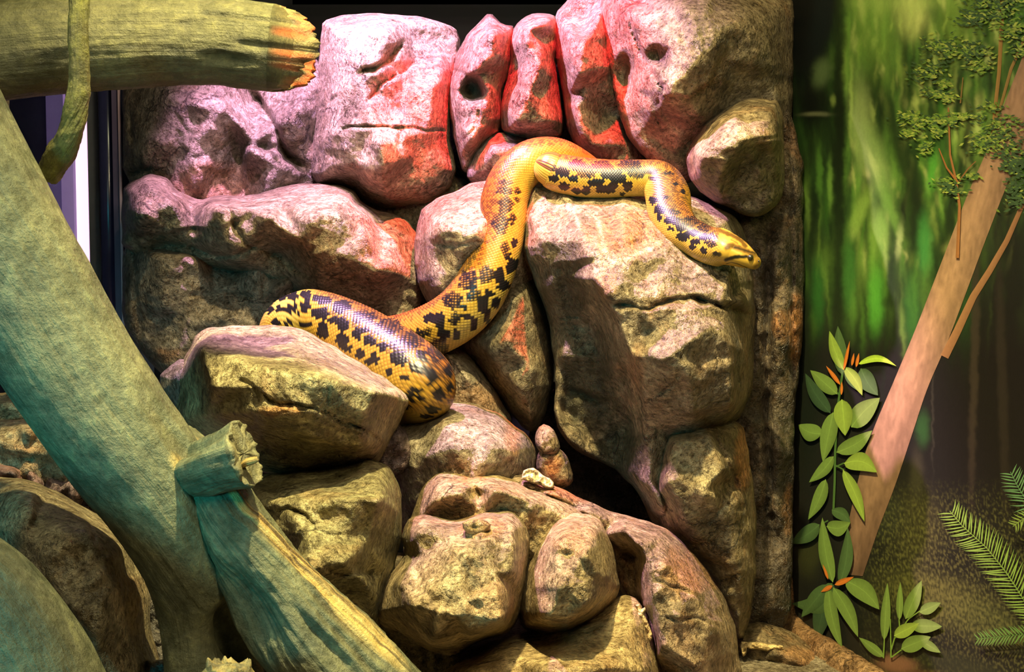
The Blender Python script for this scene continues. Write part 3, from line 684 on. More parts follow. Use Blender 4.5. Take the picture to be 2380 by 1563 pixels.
rock('greenish boulder under the wedge boulder, with fine pale veins',
     [(560, 1110), (640, 1100), (760, 1090), (868, 1066), (905, 1080), (932, 1130), (936, 1230), (925, 1290), (900, 1400), (860, 1560), (760, 1560), (640, 1400), (560, 1300), (520, 1180)], 2.02, 0.10, R=45,
     pts=[(640, 1130, .0), (760, 1120, .03), (880, 1100, .03), (640, 1170, .10), (760, 1160, .13), (880, 1160, .11), (720, 1240, .15), (860, 1250, .10), (800, 1310, .18), (700, 1330, .19), (860, 1335, .05), (860, 1370, .07)],
     grooves=[([(640, 1195), (670, 1180), (710, 1200), (730, 1220)], 5, .02), ([(845, 1338), (890, 1334)], 3, .015)], cuts=[([(890, 1335), (800, 1345), (740, 1320)], 30, .02)],
     pale=[([(780, 1170), (820, 1150), (900, 1155)], 3.5, .8), ([(810, 1170), (850, 1240), (880, 1310)], 3, .7), ([(700, 1120), (740, 1110)], 5, .6)], tint=(1.05, 1.12, .82), facet=(70, .014), soft=1, step=4.5)
rock('mustard rock at the rear of the front cluster, low and humped',
     [(960, 1180), (985, 1130), (1010, 1095), (1050, 1090), (1110, 1100), (1150, 1095), (1220, 1130), (1310, 1160), (1400, 1210), (1430, 1300), (1300, 1400), (1000, 1400), (930, 1300)], 2.12, 0.09, R=40,
     pts=[(1020, 1110, .05), (1110, 1115, .05), (1060, 1150, .09), (1150, 1140, .09), (1240, 1165, .07), (1330, 1190, .05), (1110, 1180, .07), (1000, 1170, .07)], rust=[(1100, 1115, 30, 14, .7)],
     grooves=[([(1095, 1125), (1115, 1150), (1110, 1180)], 4, .014)], tint=(1.34, 1.22, 0.88), facet=(60, .016), soft=1, step=4.5)
rock('knobbly front boulder carrying a small oval bump on its top, nearest in the cluster',
     [(938, 1225), (955, 1202), (1000, 1195), (1050, 1206), (1110, 1190), (1168, 1178), (1205, 1195), (1235, 1230), (1225, 1330), (1208, 1440), (1180, 1475), (1100, 1495), (1060, 1530), (1000, 1520), (940, 1480), (880, 1450), (868, 1420), (895, 1345), (945, 1290), (932, 1250)], 1.98, 0.09, R=42,
     pts=[(980, 1215, .05), (960, 1250, .07), (1040, 1235, .07), (1110, 1215, .07), (1180, 1200, .05), (990, 1290, .09), (1060, 1275, .13), (1130, 1265, .13), (1190, 1250, .10), (930, 1345, .10), (1050, 1340, .15), (1150, 1330, .15), (1200, 1330, .10),
          (960, 1410, .17), (1060, 1430, .19), (1170, 1440, .17), (1100, 1480, .14), (1000, 1490, .12), (890, 1420, .03)],
     grooves=[([(1065, 1238), (1085, 1250), (1115, 1252), (1138, 1240)], 4, .02)], cuts=[([(1225, 1250), (1190, 1290), (1170, 1460)][::-1], 16, .0)], rust=[(1120, 1225, 60, 26, .4), (1150, 1400, 60, 50, .3)],
     pale=[([(985, 1220), (1020, 1260), (1080, 1270)], 5, .5), ([(950, 1310), (990, 1370)], 9, .35)], moss_shade=[(960, 1280, 40, 40, .4)], tint=(1.32, 1.22, 0.98), facet=(58, .018), soft=1, step=4)
rock('oval rimmed stone bump sitting on the top of the knobbly front boulder', [(1070, 1218), (1090, 1207), (1120, 1206), (1142, 1216), (1138, 1235), (1115, 1249), (1085, 1243)], 1.772, 0.012, R=12,
     th=0.03, holes=[(1102, 1226, 9, 5, .004)], facet=(20, .002), rough_amp=.002, tint=(1.25, 1.0, .62), step=1.6, jag=1, name='stone_bump')
rock('rounded tan boulder at the right of the front cluster, split off by a crack',
     [(1285, 1210), (1320, 1192), (1370, 1194), (1402, 1215), (1425, 1280), (1440, 1350), (1436, 1390), (1400, 1430), (1345, 1462), (1325, 1480), (1270, 1480), (1215, 1462), (1200, 1420), (1215, 1330), (1240, 1270)], 2.02, 0.09, R=50,
     pts=[(1330, 1215, .05), (1390, 1240, .06), (1290, 1270, .11), (1360, 1290, .14), (1410, 1340, .09), (1250, 1340, .07), (1300, 1370, .16), (1370, 1400, .14), (1280, 1430, .14), (1330, 1440, .12)],
     grooves=[([(1390, 1360), (1415, 1355)], 3, .012)], rust=[(1330, 1250, 60, 40, .35)], facet=(60, .015), soft=1, tint=(1.40, 1.24, 0.95), step=4)
rock('rusty ridge of rock sweeping down from the twin stones to the frame edge, streaked violet',
     [(1180, 1100), (1250, 1108), (1330, 1150), (1420, 1190), (1530, 1220), (1580, 1250), (1640, 1320), (1690, 1400), (1712, 1470), (1725, 1580), (1730, 1800), (1500, 1800), (1500, 1480), (1440, 1380), (1400, 1250), (1300, 1180), (1190, 1150)], 2.16, 0.08, R=45,
     pts=[(1290, 1140, .04), (1370, 1185, .05), (1450, 1230, .09), (1530, 1250, .07), (1490, 1270, .12), (1470, 1300, .01), (1480, 1400, .03), (1505, 1300, .12), (1520, 1400, .13), (1560, 1320, .12), (1610, 1380, .12), (1650, 1450, .10), (1540, 1500, .15), (1620, 1550, .13), (1700, 1520, .04)],
     grooves=[([(1520, 1350), (1580, 1370), (1640, 1395)], 4, .01), ([(1540, 1440), (1620, 1440), (1690, 1460)], 4, .01)],
     cuts=[([(1490, 1270), (1493, 1350), (1500, 1420), (1520, 1500), (1560, 1600)], 40, .03)], holes=[(1465, 1288, 22, 14, .03)], rust=[(1330, 1140, 60, 30, .9), (1600, 1330, 70, 60, .45), (1440, 1360, 16, 30, .6), (1290, 1120, 60, 20, .7)],
     facet=(75, .013), step=4.5, tint=(1.32, 1.16, 1.00), soft=1)
rock('flat sandy ground rock in front of the boulders at the bottom of the picture',
     [(860, 1700), (1000, 1560), (1060, 1515), (1180, 1480), (1350, 1440), (1440, 1380), (1500, 1400), (1525, 1480), (1570, 1700), (1500, 1850), (900, 1850)], 2.04, 0.06, R=40,
     pts=[(1100, 1520, .02), (1250, 1490, .02), (1420, 1430, .03), (1480, 1420, .02), (1200, 1530, .13), (1350, 1500, .10), (1460, 1480, .07), (1100, 1560, .14), (1250, 1550, .18), (1400, 1550, .17), (1500, 1560, .10), (1250, 1650, .20)],
     pale=[([(1150, 1525), (1250, 1540), (1330, 1530), (1450, 1510)], 5, .5)], facet=(90, .010), tint=(1.46, 1.28, 0.88), step=4.5, soft=2)
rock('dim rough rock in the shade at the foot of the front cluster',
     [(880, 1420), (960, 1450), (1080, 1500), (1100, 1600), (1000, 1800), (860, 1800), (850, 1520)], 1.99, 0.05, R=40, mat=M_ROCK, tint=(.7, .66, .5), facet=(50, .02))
for lab, pl, dd, tn in [('lower of the twin stones, rusty and squat', [(1250, 1050), (1275, 1038), (1300, 1042), (1325, 1070), (1335, 1120), (1300, 1140), (1255, 1120), (1245, 1080)], 2.22, (1.1, .95, .8)),
                        ('upper of the twin stones, egg-shaped and buff', [(1242, 1010), (1255, 988), (1270, 983), (1290, 1000), (1302, 1035), (1298, 1062), (1262, 1064), (1243, 1040)], 2.20, (1.2, 1.05, .85))]:
    rock(lab, pl, dd, 0.05, R=26, th=.04, facet=(22, .006), step=2.6, jag=2, tint=tn, name='stone', rust=[(1285, 1085, 26, 24, .9)] if dd > 2.21 else [(1255, 992, 14, 8, .5)], group=None, rough_amp=.004)

# ------------------------------------------------------------------ left rocks
rock('pale greenish rock at the left edge above the purple streaked one',
     [(-80, 920), (0, 912), (40, 912), (80, 950), (130, 1000), (60, 1020), (-80, 1010)], 2.05, 0.07, R=35, tint=(1.1, 1.1, .95), facet=(40, .012), pts=[(30, 930, .03)])
rock('brown rock half hidden behind the diagonal log, at the left edge',
     [(-90, 985), (40, 975), (120, 975), (190, 1030), (280, 1120), (330, 1230), (200, 1220), (-90, 1120)], 1.92, 0.08, R=40, pts=[(60, 1000, .06), (150, 1050, .07), (60, 1050, .04)], facet=(50, .016), rust=[(110, 1010, 30, 30, .6), (60, 1050, 50, 20, .4)], tint=(.9, .85, .75))
rock('jagged glossy violet seam of rock above the big left boulder',
     [(-80, 1060), (0, 1072), (60, 1085), (130, 1100), (200, 1110), (250, 1150), (290, 1210), (330, 1260), (200, 1260), (-80, 1200)], 1.84, 0.05, R=26, mat=M_WET_SHADE, tint=(1.3, 1.1, 1.4), facet=(24, .022), rough_amp=.012, step=3.6, jag=5)
rock('large smooth teal-shaded boulder in the lower left between the two logs',
     [(-80, 1100), (0, 1108), (60, 1118), (120, 1135), (170, 1165), (240, 1200), (290, 1235), (322, 1290), (345, 1370), (352, 1460), (368, 1540), (420, 1640), (300, 1850), (-80, 1850)], 1.72, 0.10, R=70,
     pts=[(80, 1150, .05), (200, 1230, .10), (280, 1270, .07), (100, 1300, .13), (250, 1380, .12), (310, 1380, .06), (230, 1500, .13), (330, 1500, .04), (60, 1250, .10)],
     pale=[(290, 1430, 40, 60, .25)], rust=[(300, 1400, 40, 70, .35)], tint=(.85, .85, .72), facet=(80, .014), grooves=[([(215, 1190), (210, 1230), (222, 1260)], 4, .015)])
rock('dark stone at the bottom edge between the big left boulder and the stump',
     [(330, 1540), (380, 1530), (430, 1545), (480, 1600), (460, 1700), (340, 1700)], 1.6, 0.05, R=30, mat=M_WET_SHADE, tint=(.9, .8, .8), facet=(40, .015))

# ground at the foot of the mural and the moulded curb
rock('low brown ground rock at the foot of the mural corner',
     [(1680, 1470), (1740, 1440), (1800, 1450), (1860, 1480), (1960, 1540), (2100, 1640), (2300, 1800), (1680, 1800)], 2.40, 0.05, R=40, facet=(50, .016), tint=(.95, .85, .68), rust=[(1880, 1530, 80, 30, .5)], pts=[(1760, 1500, .07), (1860, 1540, .07)], moss_shade=[(1770, 1530, 50, 20, .6)])
cb = []
for k, (ux, uy) in enumerate([(1838, 1340), (1846, 1390), (1850, 1440), (1870, 1462), (1930, 1498), (2000, 1541), (2090, 1596), (2200, 1664), (2400, 1790)]): cb.append((ux, uy))
def curb():
    V = []; Fq = []; n = 0
    top = np.array(cb, float)
    ts = resample(top, 10, closed=False)
    prof = [(0.0, 0.012), (0.018, 0.014), (0.032, 0.006), (0.045, -0.015), (0.055, -0.05), (0.05, -0.10)]
    for i, (x, y) in enumerate(ts):
        b = on_wall(np.array(x), np.array(y))
        for (o, z) in prof:
            p = b + WN * o + np.array([0, 0, z])
            q = fbm((p * 22)[None], 4)[0] * 0.016
            V.append(p + WN * q + np.array([0, 0, q * .6]))
    m = len(prof)
    for i in range(len(ts) - 1):
        for j in range(m - 1): Fq.append([i * m + j, i * m + j + 1, (i + 1) * m + j + 1, (i + 1) * m + j])
    n = len(V); A = np.zeros((n, 3)); A[:, 0] = .35
    o = mesh_obj('baseboard_right', V, Fq, M_ROCK, None, True, {'paint': A}, (.85, .72, .55)); o['kind'] = 'structure'
    s = o.modifiers.new('s', 'SOLIDIFY'); s.thickness = 0.012
curb()

# pale debris
def flake(name, label, cat, poly, d, th, mat, tint=(1, 1, 1), seed=0, tilt=0.0, group=None):
    p = resample(np.asarray(poly, float), 3.0)
    p = p + 2.4 * np.stack([perlin(np.stack([p[:, 0] / 5, p[:, 1] / 5, np.full(len(p), seed + .5)], -1)), perlin(np.stack([p[:, 0] / 5, p[:, 1] / 5, np.full(len(p), seed + 9.5)], -1))], 1) * 2
    o = rock(label, p, d, th, R=7, th=th, facet=(9, th * .5), step=1.7, jag=0, rough_amp=.002, tint=tint, mat=mat, name=name, cat=cat, cham=0, group=group, pale=[((min(p[:,0])+max(p[:,0]))/2, (min(p[:,1])+max(p[:,1]))/2, 60, 60, .9)])
    return o
flake('bark_chip', 'crumbly pale bark chip resting beside the twin stones', 'wood chip', [(1212, 1118), (1218, 1090), (1240, 1088), (1262, 1104), (1288, 1120), (1287, 1140), (1262, 1132), (1240, 1124)], 2.085, .012, M_ROCK, (1.35, 1.25, .95), 1)
flake('wood_splinter', 'pale forked splinter lying against the rusty ridge', 'wood chip', [(1477, 1406), (1486, 1405), (1492, 1418), (1505, 1412), (1500, 1430), (1506, 1450), (1520, 1478), (1512, 1496), (1502, 1476), (1492, 1440), (1462, 1422), (1484, 1424)], 1.965, .008, M_ROCK, (1.5, 1.25, .95), 2)
flake('bark_chip', 'long cream bark scrap on the ground by the mural corner', 'wood chip', [(1722, 1492), (1760, 1494), (1822, 1504), (1820, 1514), (1776, 1512), (1735, 1506), (1738, 1518), (1724, 1528)], 2.27, .008, M_ROCK, (1.6, 1.35, .9), 3)

# ------------------------------------------------------------------ wood
dl = empty('driftwood_log', P(400, 1500, 1.45), 'thick pale-green log slanting down from the left edge, with a broken stub', 'log')
wood([(-230, 120, 1.42, 165), (-120, 350, 1.42, 160), (-22, 530, 1.42, 155), (105, 755, 1.43, 150), (245, 975, 1.44, 143), (372, 1150, 1.46, 133), (445, 1290, 1.48, 118), (480, 1420, 1.5, 108), (500, 1600, 1.5, 112), (510, 1800, 1.5, 120)], 'trunk', dl,
     nseg=300, nr=150, amp=0.035, ridge=0.016, seed=2, grain=0.15,
     bites=[(0.60, 0.09, 0.07, 0.035, 0.13), (0.64, 0.13, 0.03, 0.03, .12), (0.815, 0.20, 0.045, 0.12, 0.85), (0.845, 0.13, 0.03, 0.06, 0.6), (0.70, 0.17, .05, .03, .1)], strips=[(0.60, 0.13, 0.02, 0.03, .5)])
wood([(385, 1120, 1.55, 50), (440, 1105, 1.47, 60), (485, 1086, 1.415, 66), (528, 1068, 1.39, 70), (562, 1056, 1.385, 78)], 'branch_stub', dl, nseg=50, nr=80, amp=0.10, ridge=0.06, jag_end=0.32, seed=5, end_red=0, endpaint=0.1,
     bites=[(0.75, 0.12, 0.3, 0.06, 0.35)], label=None)
wood([(420, 1040, 1.54, 52), (478, 1110, 1.47, 64), (518, 1165, 1.44, 66), (545, 1220, 1.44, 75), (610, 1340, 1.45, 95), (690, 1450, 1.46, 112), (790, 1560, 1.47, 125), (900, 1700, 1.48, 130), (960, 1850, 1.48, 130)], 'root_limb', dl,
     nseg=220, nr=130, amp=0.09, ridge=0.07, seed=11, grain=0.5,
     strips=[(0.13, 0.04, .09, .05, 1.0), (0.25, 0.02, .14, .035, 1.0), (0.42, 0.03, .16, .05, .9), (0.62, 0.04, .15, .06, .8)],
     bites=[(0.45, 0.32, 0.09, 0.09, 0.45), (0.60, 0.1, 0.12, 0.02, 0.15), (.5, .06, .2, .012, .12), (.7, .14, .15, .015, .15), (.62, .19, .12, .02, .16)])
wood([(560, 1085, 1.375, 6), (575, 1075, 1.37, 9), (592, 1070, 1.37, 8), (600, 1066, 1.37, 5)], 'splinter', dl, nseg=14, nr=14, seed=4, amp=.1, strips=[(.5, .2, 2, 2, 1)])
tl = wood([(-330, 150, 1.62, 125), (-100, 128, 1.62, 117), (150, 105, 1.62, 108), (350, 96, 1.63, 102), (500, 98, 1.64, 99), (560, 104, 1.645, 100), (630, 112, 1.65, 99)], 'horizontal_log', None, M_WOOD_TOP, nseg=260, nr=150, amp=0.05, ridge=0.022,
     jag_end=0.75, wedge=True, seed=3, end_red=0.95, grain=0.45, bites=[(0.80, 0.22, .018, .018, .05), (0.70, 0.03, .05, .02, .10), (.93, .07, .08, .012, .10), (.93, .17, .1, .010, .08), (.9, .33, .06, .02, .12), (.97, .27, .05, .015, .08)], endpaint=0.25)
tag(tl, 'thick horizontal olive log across the top left with a torn orange-tipped end', 'log')
vi = wood([(192, -140, 1.44, 24), (188, -60, 1.44, 23), (184, 20, 1.44, 22), (183, 100, 1.44, 22), (185, 170, 1.445, 22), (178, 240, 1.45, 25), (163, 310, 1.46, 27), (140, 360, 1.475, 30), (112, 408, 1.49, 26)], 'hanging_branch', None, M_MOSS, nseg=160, nr=56, amp=0.14, ridge=0.09, seed=8, jag_end=.2)
tag(vi, 'thin crooked mossy branch hanging down in front of the horizontal log', 'branch')
hr = wood([(4, 190, 1.75, 16), (6, 260, 1.75, 14), (2, 330, 1.75, 16)], 'hanging_root', None, M_WOOD, nseg=30, nr=24, amp=.15, seed=6)
tag(hr, 'short dark root hanging at the left edge under the horizontal log', 'branch')
bl = wood([(-420, 1260, 1.18, 170), (-240, 1330, 1.18, 172), (-110, 1405, 1.18, 176), (-20, 1500, 1.18, 180), (60, 1650, 1.18, 185), (120, 1850, 1.18, 190)], 'round_log', None, M_WOOD, nseg=170, nr=120, amp=0.03, ridge=0.015, seed=9)
tag(bl, 'smooth pale log in the bottom left corner, nearest to the viewer', 'log')
fs_ = wood([(530, 1850, 1.30, 100), (530, 1700, 1.30, 88), (532, 1590, 1.30, 68), (533, 1555, 1.30, 50)], 'wood_stump', None, M_WOOD, nseg=90, nr=80, amp=.12, ridge=.10, seed=13, jag_end=.55, strips=[(.8, .2, .5, .5, .35)])
tag(fs_, 'pale ragged stump at the bottom edge beneath the hollow of the diagonal log', 'stump')

# ------------------------------------------------------------------ the snake
SPOTS = []
def addspots(ox, oy, f, lst):
    for q in lst:
        SPOTS.append((ox + q[0] / f, oy + q[1] / f, q[2] / f, q[3] / f, q[4] if len(q) > 4 else 0))
addspots(550, 640, 4.225, [(430, 200, 45, 45), (540, 205, 55, 45), (680, 200, 55, 38), (840, 235, 85, 38), (1040, 300, 85, 62), (1260, 400, 110, 58, 1), (1490, 500, 110, 78, 2), (1735, 620, 100, 80, 1), (1990, 740, 80, 98, 1), (320, 320, 38, 42),
 (425, 325, 48, 32), (530, 330, 55, 38), (680, 310, 60, 42), (800, 375, 60, 55), (870, 380, 40, 60), (985, 440, 80, 32), (1060, 490, 50, 55), (690, 495, 60, 28), (380, 455, 45, 30), (500, 460, 40, 28), (850, 550, 55, 72), (1040, 640, 55, 65), (1090, 720, 45, 32),
 (1190, 570, 45, 60), (1310, 640, 60, 48), (1250, 530, 70, 25), (1225, 775, 42, 55), (1300, 850, 50, 28), (1365, 815, 34, 55), (1440, 690, 48, 45), (1590, 680, 75, 55, 1), (1600, 800, 75, 80), (1500, 950, 38, 42), (1830, 775, 45, 52), (1770, 895, 68, 62),
 (1925, 1000, 55, 88), (2085, 925, 36, 68), (1660, 1010, 62, 28), (1780, 1130, 62, 24), (1990, 1160, 58, 62), (1830, 1210, 62, 28), (1710, 1190, 42, 50), (1920, 1320, 62, 32), (2110, 1080, 28, 52), (1850, 1390, 55, 25), (1660, 1290, 30, 30), (600, 405, 20, 25)])
addspots(550, 600, 2.975, [(1350, 415, 50, 32), (1420, 445, 30, 52), (1510, 430, 38, 45, 1), (1600, 410, 32, 28), (1640, 460, 20, 52), (1440, 530, 42, 32), (1525, 535, 27, 38), (1325, 510, 25, 30, 1), (1580, 345, 16, 20), (1490, 290, 62, 52, 1), (1600, 150, 62, 65, 1),
 (1640, 265, 48, 36, 1), (1725, 120, 45, 62, 1), (1710, 310, 32, 50), (1750, 250, 35, 24), (1810, 130, 25, 42), (1715, 370, 36, 22), (1845, 185, 30, 42), (1890, 75, 32, 32), (1740, 430, 15, 32), (1800, 310, 25, 42)])
addspots(1150, 300, 2.975, [(35, 650, 58, 70, 2), (120, 620, 22, 45, 1), (70, 830, 25, 60, 1), (140, 790, 18, 30), (90, 880, 24, 25), (35, 1010, 20, 60), (130, 940, 42, 35), (70, 1090, 45, 25), (75, 520, 52, 48, 1), (70, 425, 50, 24, 1), (60, 370, 50, 17, 1), (155, 430, 22, 27, 1), (150, 490, 22, 17, 1),
 (350, 255, 62, 38, 1), (465, 295, 42, 30), (570, 245, 52, 32, 1), (635, 300, 57, 37, 1), (745, 255, 62, 37, 1), (810, 315, 62, 35), (930, 245, 66, 40, 1), (980, 310, 46, 30, 1), (540, 345, 32, 20), (410, 345, 32, 22), (475, 400, 32, 24), (560, 432, 27, 18), (630, 430, 27, 27), (700, 375, 46, 22), (735, 425, 30, 22), (790, 420, 40, 24),
 (880, 345, 32, 27), (880, 455, 16, 13), (920, 400, 27, 27), (820, 380, 27, 17), (1060, 295, 62, 14, 1), (1145, 555, 32, 27), (1240, 570, 32, 15, 1), (1140, 610, 13, 22), (1230, 630, 55, 22), (1290, 680, 36, 22), (1370, 715, 36, 20), (1450, 745, 31, 22), (1360, 635, 58, 30, 2), (1450, 675, 36, 27, 2),
 (1510, 735, 20, 13, 1), (1300, 745, 36, 28), (1220, 690, 15, 12), (1390, 780, 30, 16), (1500, 790, 36, 22, 1), (1540, 870, 26, 13), (1445, 845, 18, 20), (1370, 820, 20, 13), (1100, 340, 30, 10, 1), (1200, 300, 30, 10, 1), (1250, 380, 12, 8), (1300, 430, 12, 12), (1180, 470, 14, 8), (1100, 490, 26, 24)])
def lerp_rows(A, fi):
    i = np.clip(np.floor(fi).astype(int), 0, len(A) - 2); f = np.clip(fi - i, 0, 1)
    return A[i] * (1 - f)[..., None] + A[i + 1] * f[..., None] if A.ndim > 1 else A[i] * (1 - f) + A[i + 1] * f
def to_px(p):
    v = p - CAM; dd = v[..., 1] * CP - v[..., 2] * SP
    return W / 2 + F * v[..., 0] / dd, H / 2 - F * (v[..., 1] * SP + v[..., 2] * CP) / dd, dd
def snake_tube(path, nseg, nr, rows=78, head=False, seed=1, taper=None, cap0='round', cap1='round', headstart=None):
    C, r, s, T, N, B = sweep(path, nseg, nr)
    U = np.concatenate([[0], np.cumsum(np.diff(s) / (2 * np.pi * 0.5 * (r[1:] + r[:-1]) / rows))])
    th = np.linspace(0, 2 * np.pi, nr, endpoint=False)
    k = np.arange(nseg)
    Ug, V = np.meshgrid(U, th * rows / (2 * np.pi), indexing='ij')
    a, b = Ug * 0.62 + V * 0.5, Ug * 0.62 - V * 0.5
    fa, fb = np.floor(a), np.floor(b)
    uc = (fa + fb + 1) / 1.24; vc = fa - fb
    ku = np.interp(uc, U, k)
    Cc, rc, Nc, Bc = lerp_rows(C, ku), lerp_rows(r, ku), lerp_rows(N, ku), lerp_rows(B, ku)
    tc = vc * 2 * np.pi / rows
    pc = Cc + rc[..., None] * (np.cos(tc)[..., None] * Nc + np.sin(tc)[..., None] * Bc)
    px, py, _ = to_px(pc)
    THv = V * 2 * np.pi / rows
    pv = C[:, None] + r[:, None, None] * (np.cos(THv)[..., None] * N[:, None] + np.sin(THv)[..., None] * B[:, None])
    vx, vy, _ = to_px(pv); far = np.clip((np.hypot(vx - px, vy - py) - 8) / 2, 0, 1)
    px = px * (1 - far) + vx * far; py = py * (1 - far) + vy * far
    nrm = np.cos(tc)[..., None] * Nc + np.sin(tc)[..., None] * Bc
    front = np.sum(nrm * (CAM - pc), -1) > 0
    # distance to the scale border
    da = np.minimum(a - fa, 1 - (a - fa)); db = np.minimum(b - fb, 1 - (b - fb)); edge = np.minimum(da, db) * 2
    jit = perlin(np.stack([uc * 7.7, vc * 7.7, np.full_like(uc, 3.3)], -1))
    nz = perlin(np.stack([uc * .45, vc * .45, np.full_like(uc, seed * 1.3)], -1)) + jit * 0.8
    spot = np.zeros_like(px); fleck = np.zeros_like(px)
    lr = np.random.default_rng(seed)
    for (sx, sy, rx, ry, ty) in SPOTS:
        if head: rx, ry = rx * 1.04 + 0.5, ry * 1.04 + 0.5
        m = front & (np.abs(px - sx) < rx * 1.7) & (np.abs(py - sy) < ry * 1.7)
        if not m.any(): continue
        q = ((px[m] - sx) / rx) ** 2 + ((py[m] - sy) / ry) ** 2
        on = (q + 0.5 * nz[m] < 1.30).astype(float)
        if ty == 2: on = on * (q > 0.0)
        spot[m] = np.maximum(spot[m], on); fleck[m] = np.maximum(fleck[m], on * (0.58 if ty == 1 else 0.85 if ty == 2 else 0.0))
    # the side away from the visitor carries the same kind of blotches
    for row, (t0, sz) in enumerate(((0.35, .42), (-0.35, .42), (1.2, .36), (-1.2, .36), (2.0, .25), (-2.0, .25))):
        s0 = lr.uniform(0, .05)
        while s0 < s[-1]:
            rr = np.interp(s0, s, r); tj = t0 + lr.uniform(-.15, .15); kk = np.interp(s0, s, k); u0 = np.interp(s0, s, U)
            dth = (tc - tj + np.pi) % (2 * np.pi) - np.pi
            du = (uc - u0) * 2 * np.pi / rows
            q = (du / sz) ** 2 + (dth / sz) ** 2
            on = ((q + 0.5 * nz < 1.05) & ~front).astype(float)
            spot = np.maximum(spot, on); fleck = np.maximum(fleck, on * 0.4)
            s0 += rr * (1.05 + lr.uniform(-.1, .2))
    dors = np.clip(np.cos(tc), 0, 1)
    yel = srgb(174, 138, 50); olive = srgb(122, 78, 30); belly = srgb(186, 160, 74)
    base = yel * (1 - dors[..., None] ** .8) + olive * dors[..., None] ** .8
    bl_ = np.clip(-np.cos(tc) * 2 - 0.9, 0, 1)[..., None]; base = base * (1 - bl_) + belly * bl_
    base = base * (1 + 0.22 * jit)[..., None]
    base = base * (0.42 + 0.58 * np.clip(edge * 2.6, 0, 1))[..., None]
    blk = srgb(22, 20, 22)
    speck = ((perlin(np.stack([uc * 3.1, vc * 3.1, np.full_like(uc, 7.7)], -1)) > 0.42 - 0.44 * dors) & (dors > .45)).astype(float) * np.clip(1.7 - edge * 2, 0, 1)
    am = np.maximum(spot, speck * 0.75)
    ctr = np.clip((edge - 0.32) * 4, 0, 1) * fleck * np.clip(0.6 + jit * 1.5, 0, 1)
    am = np.clip(am - ctr, 0, 1)
    col = base * (1 - am[..., None]) + blk * am[..., None]
    # shape
    TH = V * 2 * np.pi / rows; ct, st = np.cos(TH), np.sin(TH)
    scl = 1.0 if not head else 1.0
    dr = 0.016 * (np.sqrt(np.clip(edge, 0, 1)) - 0.5)
    hx = np.zeros(nseg)
    if head:
        hx = np.clip((s / s[-1] - headstart) / (1 - headstart), 0, 1)
        dr = dr * (1 - np.clip(hx * 3, 0, 1))[:, None]
    fl = 1 - 0.04 * np.ones(nseg) - 0.14 * np.clip(hx * 4, 0, 1)
    wd = 1 + 0.03 * np.ones(nseg) + 0.10 * np.clip(hx * 4, 0, 1) * np.clip((1 - hx) * 4, 0, 1)
    pos = C[:, None] + (r[:, None] * (1 + dr))[..., None] * ((ct * fl[:, None])[..., None] * N[:, None] + (st * wd[:, None])[..., None] * B[:, None])
    V_ = [pos.reshape(-1, 3)]; F_ = [tube_faces(nseg, nr)]; A_ = [col.reshape(-1, 3)]; nV = nseg * nr
    for end in (0, 1):
        i = nseg - 1 if end else 0; d = T[i] if end else -T[i]; prev = i * nr
        for a_ in (0.35, 0.7, 1.0, 1.25, 1.45, 1.56):
            rg = C[i] + (pos[i] - C[i]) * math.cos(a_) + d * r[i] * math.sin(a_) * (0.75 if head and end else 1)
            V_.append(rg); j = np.arange(nr); j2 = (j + 1) % nr
            f = np.stack([prev + j, prev + j2, nV + j2, nV + j], 1)
            F_.append(f if end else f[:, ::-1]); A_.append(col[i]); prev = nV; nV += nr
    return np.concatenate(V_), np.concatenate(F_), np.concatenate(A_), (C, r, s, T, N, B, hx)
COILP = [(668, 930, 2.30, 52), (656, 830, 2.30, 58), (672, 756, 2.285, 64), (740, 745, 2.25, 70), (820, 776, 2.21, 75), (895, 822, 2.17, 79), (955, 862, 2.14, 80), (990, 893, 2.13, 73), (985, 922, 2.17, 60), (950, 945, 2.26, 54), (890, 960, 2.34, 50)]
RISEP = [(840, 800, 2.37, 58), (950, 786, 2.34, 62), (1045, 746, 2.29, 65), (1108, 684, 2.265, 66), (1146, 600, 2.265, 62), (1166, 520, 2.27, 57), (1174, 460, 2.275, 56), (1194, 412, 2.28, 54), (1236, 376, 2.285, 53), (1290, 370, 2.31, 51), (1345, 392, 2.38, 44), (1385, 420, 2.46, 38)]
HEADP = [(1282, 394, 2.235, 42), (1298, 402, 2.235, 46), (1350, 412, 2.225, 48), (1420, 416, 2.215, 46), (1490, 414, 2.21, 44), (1532, 420, 2.20, 47), (1551, 452, 2.18, 51), (1558, 496, 2.15, 49), (1582, 533, 2.12, 45), (1618, 556, 2.10, 43), (1650, 571, 2.08, 45), (1684, 577, 2.06, 47), (1712, 588, 2.05, 40), (1738, 602, 2.04, 29), (1753, 611, 2.035, 20)]
sn = empty('snake', P(1160, 760, 2.26), 'large yellow anaconda with black blotches draped over the rocks, head resting at right', 'snake')
parts = []
for (pth, n1, n2, hd, sd) in ((COILP, 520, 270, False, 3), (RISEP, 640, 260, False, 5), (HEADP, 800, 240, True, 9)):
    parts.append(snake_tube(pth, n1, n2, head=hd, seed=sd, headstart=0.86 if hd else None))
HV, HF, HA, HI = parts[2]
